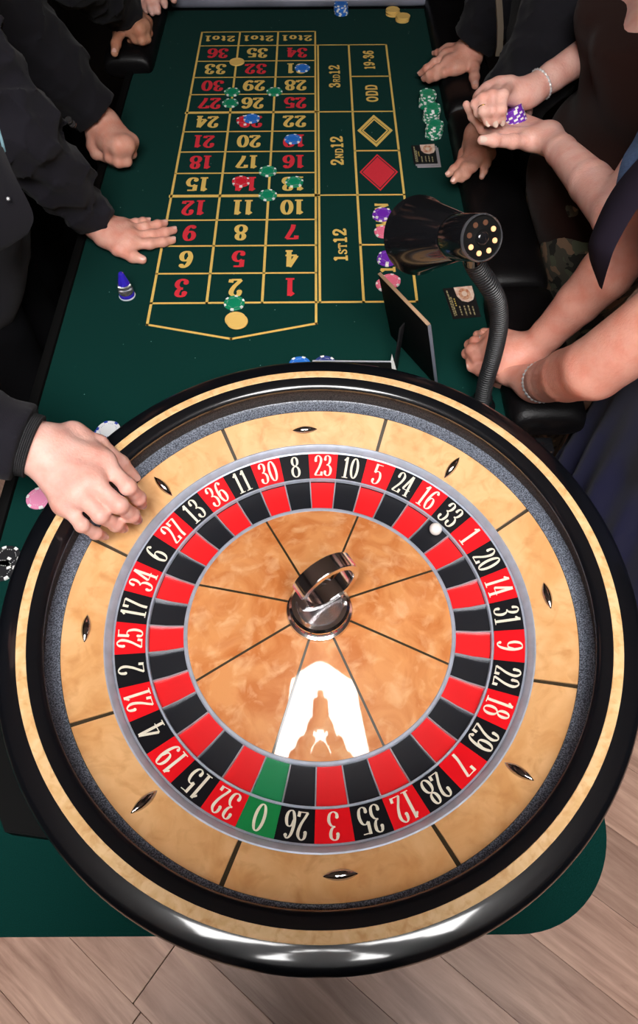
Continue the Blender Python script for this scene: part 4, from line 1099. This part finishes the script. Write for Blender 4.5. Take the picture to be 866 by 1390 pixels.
# --- man with the fist
pB = Person('person in black suit pressing a closed fist on the felt edge', (-0.80, 1.19), 5, SK2, 'skin_fist', pelvis=(-0.80, 1.19, 0.97), chest=(-0.76, 1.20, 1.33))
DB = px_digits({'index': [(150, 196, .064), (149, 214, .040), (144, 213, .020), (146, 204, .016)],
                'middle': [(161, 198, .068), (161, 220, .036), (154, 219, .015), (154, 208, .013)],
                'ring': [(171, 197, .064), (172, 219, .032), (165, 218, .014), (163, 207, .012)],
                'pinky': [(178, 192, .056), (179.5, 209, .028), (174, 211, .013), (171, 201, .011)],
                'thumb': [(131, 184, .058), (127, 198, .046), (131, 208, .034), (140, 212, .028)]})
wB = at(139, 166, .075); eB = at(20, 38, .27)
pB.hand(wB, DB, [wB + (eB - wB) * .2, wB + (eB - wB) * .5], (.031, .040), 0.0018, NAIL, nail_digits=('thumb',), size=1.08, kf=0.009)
pB.arms['L'] = ([A3((-0.72, 1.50, 1.0)), A3((-0.86, 1.46, 1.12)), pB.sh['L']], [.030, .042, .055])
pB.arms['R'] = ([eB + (wB - eB) * .5, eB, pB.sh['R']], [.040, .046, .058])
# --- croupier whose right hand lies over the rim
pC = Person('person in dark zip top with ribbed cuff laying a hand on the wheel rim', (-1.02, 0.24), 0, SK3, 'skin_dealer', pelvis=(-1.0, 0.24, 0.97), chest=(-0.94, 0.24, 1.33))
DC = px_digits({'index': [(141, 627, .168), (174, 661, .158), (188, 676, .125), (192, 684, .098)],
                'middle': [(124, 652, .172), (162, 686, .160), (179, 699, .126), (185, 704.5, .098)],
                'ring': [(105, 670, .168), (136, 700, .156), (157, 712, .124), (166, 716.5, .098)],
                'pinky': [(86, 684, .158), (111, 713, .146), (130, 724, .118), (140, 727.5, .098)],
                'thumb': [(99, 592, .165), (133, 604, .150), (163, 630, .120), (181, 647, .095)]})
wC = at(58, 610, .180); eC = at(-150, 545, .25)
pC.hand(wC, DC, [wC + (eC - wC) * .15, wC + (eC - wC) * .5], (.033, .041), 0.0014, NAIL, nail_up=(0.6, -0.4, 0.6))
pC.arms['R'] = ([eC + (wC - eC) * .5, eC, pC.sh['R']], [.041, .047, .058])
pC.arms['L'] = ([A3((-0.86, 0.60, 0.9)), A3((-1.02, 0.58, 1.08)), pC.sh['L']], [.030, .042, .055])
# --- man at the far left corner, hand over the rail
pD = Person('person in black suit gripping the far left rail corner with a tanned hand', (-0.86, 1.80), -6, (0.50, 0.24, 0.15), 'skin_tanned', pelvis=(-0.84, 1.80, 0.97), chest=(-0.76, 1.79, 1.33))
DD = px_digits({'index': [(181, 40, .085), (184, 53, .066), (178, 54, .052), (174, 50, .048)],
                'middle': [(189, 40, .088), (193, 55, .066), (188, 57, .050), (183, 53, .047)],
                'ring': [(195, 36, .086), (199.5, 53, .064), (195, 57, .050), (190, 54, .047)],
                'pinky': [(199, 30, .080), (202.5, 45, .062), (199, 50, .050), (195, 49, .047)],
                'thumb': [(163, 32, .085), (161, 46, .078), (157.5, 60, .068), (155.5, 72, .060)]})
wD = at(172, 16, .105); eD = at(95, -45, .30)
pD.hand(wD, DD, [wD + (eD - wD) * .2, wD + (eD - wD) * .5], (.029, .039), 0.0019, NAIL, nail_digits=('thumb',))
pD.arms['R'] = ([eD + (wD - eD) * .5, eD, pD.sh['R']], [.039, .045, .056])
pD.arms['L'] = ([A3((-0.66, 2.10, 0.92)), A3((-0.80, 2.08, 1.10)), pD.sh['L']], [.030, .042, .055])
# --- person at the far end, only fingertips in view
pE = Person('person beyond the far left corner with pale fingers draped over the rail', (-0.42, 2.42), -80, SK3, 'skin_far_fingers', pelvis=(-0.42, 2.42, 0.97), chest=(-0.43, 2.36, 1.33))
DE = px_digits({'pinky': [(190, -14, .085), (193, 0, .078), (196, 9, .068), (198, 16, .060)],
                'ring': [(199, -17, .087), (202, 2, .080), (205, 12, .068), (206.5, 18, .060)],
                'middle': [(208, -18, .087), (211, 0, .080), (213, 10, .068), (214.5, 16, .060)],
                'index': [(217, -18, .085), (220, -3, .078), (222.5, 3, .068), (224, 8, .060)],
                'thumb': [(224, -28, .085), (231, -14, .076), (234, -6, .068), (236, 0, .062)]})
wE = at(196, -48, .10); eE = wE + A3((0.02, 0.20, 0.16))
pE.hand(wE, DE, [wE + (eE - wE) * .3, eE], (.028, .038), 0.002, NAIL)
pE.arms['R'] = ([eE, pE.sh['R']], [.044, .056]); pE.arms['L'] = ([A3((-0.2, 2.2, 1.0)), A3((-0.2, 2.4, 1.12)), pE.sh['L']], [.03, .042, .055])
# --- suited man on the right, both hands on the rail
pF = Person('person in black suit with both hands spread on the right rail', (0.66, 1.40), 180, SK2, 'skin_right_suit', pelvis=(0.60, 1.42, 0.95), chest=(0.53, 1.42, 1.27))
DF = px_digits({'pinky': [(608, 68, .062), (600, 70, .058), (594, 71.5, .050), (589, 72.5, .042)],
                'ring': [(605, 77, .066), (590, 85, .060), (579, 93, .046), (571, 99.5, .030)],
                'middle': [(609, 86, .068), (594, 94, .060), (583, 101, .046), (576, 106.5, .030)],
                'index': [(617, 93, .066), (603, 99, .058), (592, 104, .046), (583, 109, .032)],
                'thumb': [(643, 80, .070), (643, 92, .066), (644, 105, .060), (645, 116, .056)]})
wF = at(637, 67, .085); eF = at(690, -20, .22)
pF.hand(wF, DF, [wF + (eF - wF) * .25, wF + (eF - wF) * .6], (.030, .040), 0.0018, NAIL)
pF.arms['R'] = ([eF + (wF - eF) * .5, eF, pF.sh['R']], [.040, .046, .056])
DI = px_digits({'index': [(640, 207, .078), (626, 221, .074), (616, 230, .066), (609, 236, .058)],
                'middle': [(647, 211, .080), (632, 227, .075), (622, 238, .066), (616, 245, .058)],
                'ring': [(655, 212, .079), (642, 227, .074), (633, 237, .066), (627, 243.5, .058)],
                'pinky': [(664, 209, .075), (661, 222, .070), (657, 232, .064), (654, 240, .058)],
                'thumb': [(642, 192, .070), (636, 199, .064), (630, 208, .058), (626, 214, .054)]})
wI = at(652, 182, .088); eI = at(735, 88, .26)
pF.hand(wI, DI, [wI + (eI - wI) * .25, wI + (eI - wI) * .6], (.028, .038), 0.0018, NAIL, nail_digits=('index', 'middle', 'ring', 'pinky'), size=.93)
pF.arms['L'] = ([eI + (wI - eI) * .5, eI, pF.sh['L']], [.038, .046, .056])
# --- woman in brown holding purple chips in both hands
pG = Person('person in brown sleeveless top and camouflage trousers holding purple chips in two hands', (0.62, 0.88), 180, SK3, 'skin_brown_top', fem=True, height=1.60, pelvis=(0.565, 0.88, 0.86), chest=(0.600, 0.87, 1.165))
DG = px_digits({'pinky': [(652, 133, 0.285), (645, 141, 0.292), (649, 153, 0.284), (654, 161, 0.270)],
                'ring': [(663, 124, 0.292), (655, 134, 0.302), (656, 151, 0.292), (661, 166, 0.275)],
                'middle': [(677, 117, 0.296), (668, 130, 0.308), (668, 150, 0.296), (671.5, 166, 0.276)],
                'index': [(692, 115, 0.296), (683, 129, 0.308), (681, 149, 0.296), (681.5, 163.5, 0.276)],
                'thumb': [(708, 128, 0.255), (715, 140, 0.236), (714, 152, 0.222), (708, 160, 0.216)]})
wG = at(715, 127, .275); eG = A3((0.600, 1.04, FELT + .345))
pG.hand(wG, DG, [wG + (eG - wG) * .22, wG + (eG - wG) * .65, eG, pG.sh['R']], (.0255, .040), 0.0018, PEARLN, nail_up=(0, -0.3, 0.8), nail_digits=('index', 'middle', 'ring'))
DG2 = px_digits({'index': [(676, 180, 0.240), (655, 174, 0.242), (642, 158, 0.252), (633, 142, 0.264)],
                 'middle': [(682, 172, 0.234), (662, 164, 0.232), (652, 152, 0.240), (646, 144, 0.252)],
                 'ring': [(690, 164, 0.232), (670, 155, 0.230), (661, 146, 0.240), (657, 139, 0.250)],
                 'pinky': [(700, 158, 0.232), (684, 148, 0.230), (676, 141, 0.238), (672, 136, 0.246)],
                 'thumb': [(721, 191, 0.246), (696, 192, 0.254), (671, 190.5, 0.262), (654, 190, 0.266)]})
wG2 = at(744, 186, .250); eG2 = at(840, 290, .315)
pG.hand(wG2, DG2, [wG2 + (eG2 - wG2) * .22, wG2 + (eG2 - wG2) * .65, eG2, pG.sh['L']], (.0255, .042), 0.0018, PEARLN, nail_up=(-.2, -0.5, 0.5), nail_digits=('thumb',))
# --- woman in navy leaning on the end of the right rail
pH = Person('person in navy dress with silver bracelet leaning on the near rail end', (0.66, 0.30), 165, (0.70, 0.33, 0.25), 'skin_navy_dress', fem=True, height=1.70, pelvis=(0.60, 0.31, 0.92), chest=(0.545, 0.345, 1.25))
DH = px_digits({'index': [(668, 481, .086), (646, 485, .076), (640, 490, .062), (646, 492, .054)],
                'middle': [(665, 471, .090), (640, 475, .078), (634, 480, .062), (640, 483, .054)],
                'ring': [(668, 461, .088), (644, 464, .078), (637, 468, .062), (643, 471, .054)],
                'pinky': [(675, 452, .082), (657, 452, .074), (648, 455, .062), (651, 458, .054)],
                'thumb': [(700, 490, .076), (673, 499, .070), (653, 502, .064), (640, 499, .058)]})
wH = at(724, 474, .085); eH = at(822, 372, .245)
pH.hand(wH, DH, [wH + (eH - wH) * .22, wH + (eH - wH) * .65, eH, pH.sh['R']], (.0270, .043), 0.0018, NAIL, nail_digits=('thumb', 'index'))
wH2 = at(727, 521, .085); eH2 = at(806, 500, .24)
DH2 = {}
for i, f in enumerate(('index', 'middle', 'ring', 'pinky')):
    b0 = wH2 + A3((-0.018 + .0, 0.0, 0)) + A3((-0.022 + i * .013, 0.052 - i * .008, -0.030))
    DH2[f] = [b0, b0 + A3((-.006, .022, -.022)), b0 + A3((-.002, .026, -.042)), b0 + A3((.006, .022, -.056))]
DH2['thumb'] = [wH2 + A3((-.018, .022, -.01)), wH2 + A3((-.036, .040, -.024)), wH2 + A3((-.044, .060, -.036)), wH2 + A3((-.046, .078, -.044))]
pH.hand(wH2, DH2, [wH2 + (eH2 - wH2) * .25, wH2 + (eH2 - wH2) * .6, eH2, pH.sh['L'] + A3((0, 0, -.02))], (.0330, .046), 0.002, NAIL, ki=0.005)
for p in (pA, pB, pC, pD, pE, pF, pG, pH): p.body()

# --- clothing
def trousers(p, m, g=.014, seed=0.0):
    p.cloth('trousers', p.leg_groups(g) + [(.05, .09, [seg_(p.pel - p.side * .07, p.pel + p.side * .07, .13 + g, .13 + g, (p.face, .85))])], m, 0.011, folds(.004, 14, seed))
for i, p in enumerate((pA, pB, pC, pD, pE, pF)): trousers(p, TROUS, .016, i * 1.7)
trousers(pG, CAMO, .012, 3.0)
def sl(w_, e_, s_, r, off=0.10): return ([w_ + (e_ - w_) * off, w_ + (e_ - w_) * .55, e_, s_], r)
jacket(pA, [sl(wA, eA, pA.sh['L'], (.034, .050, .062, .078), .05), ([A3((-0.63, 0.42, 0.985)), A3((-0.80, 0.42, 1.10)), pA.sh['R']], (.04, .058, .075))], SUIT2, .006, 1.0)
jacket(pB, [sl(wB, eB, pB.sh['R'], (.047, .064, .078, .088), .09), ([A3((-0.73, 1.50, 1.01)), A3((-0.86, 1.46, 1.12)), pB.sh['L']], (.04, .058, .075))], SUIT, .004, 2.0)
jacket(pC, [sl(wC, eC, pC.sh['R'], (.043, .052, .062, .078), .12), ([A3((-0.87, 0.60, 0.91)), A3((-1.02, 0.58, 1.08)), pC.sh['L']], (.04, .058, .075))], SUIT2, .003, 3.0)
jacket(pD, [sl(wD, eD, pD.sh['R'], (.044, .056, .066, .080), .10), ([A3((-0.67, 2.10, 0.93)), A3((-0.80, 2.08, 1.10)), pD.sh['L']], (.04, .058, .075))], SUIT, .004, 4.0)
jacket(pE, [([eE + (wE - eE) * .1, eE + A3((0, .03, .02)), pE.sh['R']], (.05, .058, .075)), ([A3((-0.2, 2.2, 1.0)), A3((-0.2, 2.4, 1.12)), pE.sh['L']], (.045, .058, .075))], SUIT, .004, 5.0)
jacket(pF, [sl(wF, eF, pF.sh['R'], (.043, .054, .064, .078), .10), sl(wI, eI, pF.sh['L'], (.046, .056, .066, .078), .20)], SUIT, .004, 6.0)
# croupier: ribbed cuff band
cd = unit(wC - eC); c0 = wC + (eC - wC) * .12
pth = [c0 - cd * .004 + cd * t for t in np.linspace(0, .017, 34)]
rr_ = [.0432 + .0012 * math.sin(i * 2 * math.pi / 5) for i in range(34)]
V, F = tube([q - pC.foot for q in pth], rr_, 40); link('knit_cuff', mesh('knit_cuff', V, F, True, 60), KNIT, pC.root)
# suit man with fist: cuff buttons
mid_ = wB + (eB - wB) * .20
buttons(pB, [at(93, 163, .165), at(98, 168, .155)], CAM - mid_, 0.0085)
# open jacket man: lanyard and snap
lan = [at(-4, 170, .42), at(2, 190, .40), at(6, 205, .38)]
tube_obj('lanyard', [q - pA.foot for q in lan], 0.0022, mat('pale_blue_cord', (0.30, 0.52, 0.60), rough=0.6), pA.root, 8)
# suit man on the right: strip of cream shirt between the lapels
sp = [at(672, -12, .30), at(674, 10, .26), at(675.5, 35, .215), at(675, 62, .17), at(673, 76, .145)]
V, F = [], []
for i, q in enumerate(sp):
    wd = (.009, .009, .008, .006, .002)[i]
    V += [q + A3((-.001, wd, 0)) - pF.foot, q + A3((-.001, -wd, 0)) - pF.foot, q + A3((.012, -wd, 0)) - pF.foot, q + A3((.012, wd, 0)) - pF.foot]
for i in range(len(sp) - 1):
    for j in range(4): F.append((i * 4 + j, i * 4 + (j + 1) % 4, (i + 1) * 4 + (j + 1) % 4, (i + 1) * 4 + j))
F += [(0, 1, 2, 3), tuple(16 + j for j in (3, 2, 1, 0))]
link('shirt_front', mesh('shirt_front', V, F, True, 50), SHIRT, pF.root)
# brown sleeveless top
G = pG.trunk_groups(0.012); pe = pG.pel
G.append((.04, .06, [seg_(pe - pG.side * .05 + A3((0, 0, .02)), pe + pG.side * .05 + A3((0, 0, .02)), .135, .135, (pG.face, .88))]))
nk = pG.chest + pG.ax * .085 + pG.face * .06
pG.cloth('sleeveless_top', G, BROWN, 0.008, lambda X, Y, Z: 0.004 * np.sin(Z * 60 + 4 * np.sin(Y * 9) + X * 14), cut=[(nk, unit(pG.face * .55 + A3((0, 0, .85)))), (pe - A3((0, 0, .075)), A3((0, 0, -1)))])
nkp = [pG.neck - pG.ax * .03 + pG.side * .062 - pG.face * .01, pG.neck - pG.ax * .075 + pG.side * .045 + pG.face * .055, pG.neck - pG.ax * .125 + pG.face * .085, pG.neck - pG.ax * .075 - pG.side * .045 + pG.face * .055, pG.neck - pG.ax * .03 - pG.side * .062 - pG.face * .01]
tube_obj('necklace', [q - pG.foot for q in catmull(nkp, 14)], 0.0022, mat('dark_bead_metal', (0.25, 0.22, 0.2), rough=0.3, metal=0.8), pG.root, 8)
def band(p, c, d, rad, tr, m, name, n=48, beads=0):
    d = unit(d); a = unit(np.cross(d, [0, 0, 1.0])); b = np.cross(d, a)
    pts = [c + rad * (math.cos(t) * a + math.sin(t) * b) - p.foot for t in np.linspace(0, 2 * math.pi, n)]
    rads = [tr * (1 + (.35 * math.sin(i * 2 * math.pi / beads) if beads else 0)) for i in range(n)]
    return tube_obj(name, pts, rads, m, p.root, 10)
band(pG, wG + (eG - wG) * .12, eG - wG, .0262, .0018, mat('silver_chain', (0.85, 0.85, 0.86), rough=0.4, metal=0.6), 'bracelet', 96, 4)
band(pG, (DG['ring'][2] + DG['ring'][1]) / 2 * .5 + DG['ring'][2] * .5, DG['ring'][2] - DG['ring'][1], .0082, .0012, GOLD, 'finger_ring', 32)
band(pH, DH['ring'][0] * .35 + DH['ring'][1] * .65, DH['ring'][1] - DH['ring'][0], .0086, .0012, MATS['silver_chain'], 'finger_ring', 32)
for q in (-.006, 0, .006):
    band(pH, wH2 + (eH2 - wH2) * (.13 + q), eH2 - wH2, .0300, .0028, MATS['silver_chain'], 'bracelet', 120, 4)
# navy dress: bodice and gathered skirt
G = pH.trunk_groups(0.014); pe = pH.pel
for j in range(9):
    a = 2 * math.pi * j / 9; dirv = A3((math.cos(a), math.sin(a), 0))
    G.append((.03, .05, [seg_(pe + dirv * .07 + A3((0, 0, .05)), pH.foot + dirv * .17 + A3((0, 0, .42)), .075, .075)]))
def pleat(X, Y, Z):
    an = np.arctan2(Y - pe[1], X - pe[0]); return 0.011 * np.sin(an * 17 + 1.5 * np.sin(Z * 9)) * np.clip((pe[2] + .05 - Z) * 4, 0, 1)
pH.cloth('dress', G, NAVY, 0.009, pleat, cut=[(pH.chest + pH.ax * .13, unit(pH.ax + pH.face * .15))])

# loose cap sleeve hanging over the near upper arm, with a denim edge behind it
def cloth_panel(p, name, rows, m, th=0.005):
    """rows: lists of world points, same count in each row; a thin double-sided sheet"""
    n = len(rows[0]); V = []; F = []
    Rw = [[A3(q) for q in catmull(r, 6)] for r in rows]; n = len(Rw[0]); k = len(Rw)
    off = unit(CAM - Rw[k // 2][n // 2]) * th
    for sgn in (0, 1):
        for r in Rw:
            for q in r: V.append(q - off * sgn - p.foot)
    for sgn in (0, 1):
        b = sgn * k * n
        for i in range(k - 1):
            for j in range(n - 1):
                f = (b + i * n + j, b + i * n + j + 1, b + (i + 1) * n + j + 1, b + (i + 1) * n + j); F.append(f if sgn else tuple(reversed(f)))
    for i in range(k - 1):
        for j in (0, n - 1): F.append((i * n + j, (i + 1) * n + j, k * n + (i + 1) * n + j, k * n + i * n + j))
    for j in range(n - 1):
        for i in (0, k - 1): F.append((i * n + j, i * n + j + 1, k * n + i * n + j + 1, k * n + i * n + j))
    bm = bmesh.new(); vs = [bm.verts.new(v) for v in V]
    for f in F: bm.faces.new([vs[i] for i in f])
    return link(name, from_bm(name, bm, True, 60), m, p.root)
cloth_panel(pH, 'cap_sleeve', [[at(905, 175, .50), at(838, 248, .47), at(805, 312, .44), at(799, 345, .42), at(813, 388, .39)],
                               [at(915, 200, .51), at(856, 262, .49), at(820, 322, .455), at(812, 352, .43), at(815, 391, .392)],
                               [at(925, 225, .51), at(872, 275, .49), at(838, 330, .455), at(826, 362, .43), at(817, 393, .392)]], PLUM)
cloth_panel(pH, 'denim_edge', [[at(882, 140, .47), at(862, 186, .455), at(845, 215, .445), at(836, 250, .43)],
                               [at(890, 165, .48), at(872, 205, .465), at(858, 232, .45), at(840, 252, .435)]], DENIM)
# open jacket front of the man with the flat hand, with a metal snap
cloth_panel(pA, 'jacket_front', [[at(-60, 180, .40), at(-20, 250, .34), at(-10, 300, .28), at(-8, 345, .22)],
                                 [at(-20, 185, .41), at(4, 235, .36), at(14, 288, .30), at(12, 335, .23)],
                                 [at(4, 200, .42), at(20, 238, .37), at(45, 291, .30), at(38, 318, .25)]], SUIT2)
bm = bmesh.new(); bmesh.ops.create_uvsphere(bm, u_segments=14, v_segments=8, radius=0.0028)
link('snap', from_bm('snap', bm), MATS['silver_chain'], pA.root, tuple(at(11, 270, .33) - pA.foot))
# --- photographer behind the lens: seen only mirrored in the wheel
pP = Person('person in dark clothes behind the camera, mirrored in the polished wheel cone', (0.0, -0.86), 90, SK2, 'skin_photographer', pelvis=(0, -0.84, 0.98), chest=(0, -0.72, 1.34))
pP.head = A3((0, -0.60, 1.70))
for sd_, q in (('L', -1), ('R', 1)):
    w_ = A3((q * .085, -0.475, 1.66)); e_ = A3((q * .22, -0.56, 1.44))
    base = A3((q * .080, -0.455, 1.69))
    D_ = {}
    for i, f in enumerate(('index', 'middle', 'ring', 'pinky')):
        b_ = base + A3((-q * .004 * i, 0.004, .028 - i * .017)); D_[f] = [b_, b_ + A3((-q * .012, .014, .004)), b_ + A3((-q * .028, .012, .002)), b_ + A3((-q * .040, .004, 0))]
    D_['thumb'] = [w_ + A3((-q * .01, -.005, .02)), w_ + A3((-q * .018, -.012, .035)), w_ + A3((-q * .03, -.014, .045)), w_ + A3((-q * .04, -.012, .05))]
    pP.hand(w_, D_, [w_ + (e_ - w_) * .25, w_ + (e_ - w_) * .6], (.029, .040), 0.0025, None)
    pP.arms[sd_] = ([e_ + (w_ - e_) * .5, e_, pP.sh[sd_]], [.040, .046, .056])
    pP.slv = getattr(pP, 'slv', []) + [([w_ + (e_ - w_) * .12, w_ + (e_ - w_) * .55, e_, pP.sh[sd_]], (.042, .052, .062, .076))]
pP.body(); trousers(pP, TROUS, .016, 9.0); jacket(pP, pP.slv, SUIT, .004, 9.0)
pc = CAM - CF * 0.075
dslr = empty('photo_camera', tuple(pc), 'black photo camera held over the near end of the wheel', 'camera'); dslr.rotation_euler = M3.to_euler()
bm = bmesh.new(); box_bm(bm, (0, 0, 0.02), (0.135, 0.095, 0.05), None, 0.012, 3); box_bm(bm, (0, .055, 0.02), (0.06, 0.035, 0.045), None, 0.010, 2)
link('camera_body', from_bm('camera_body', bm), BLACKMAT, dslr)
lathe_obj('lens_barrel', [(0.030, 0.0), (0.034, -0.008), (0.034, -0.045), (0.031, -0.052), (0.024, -0.050)], BLACKMAT, dslr, 40)
#__END__
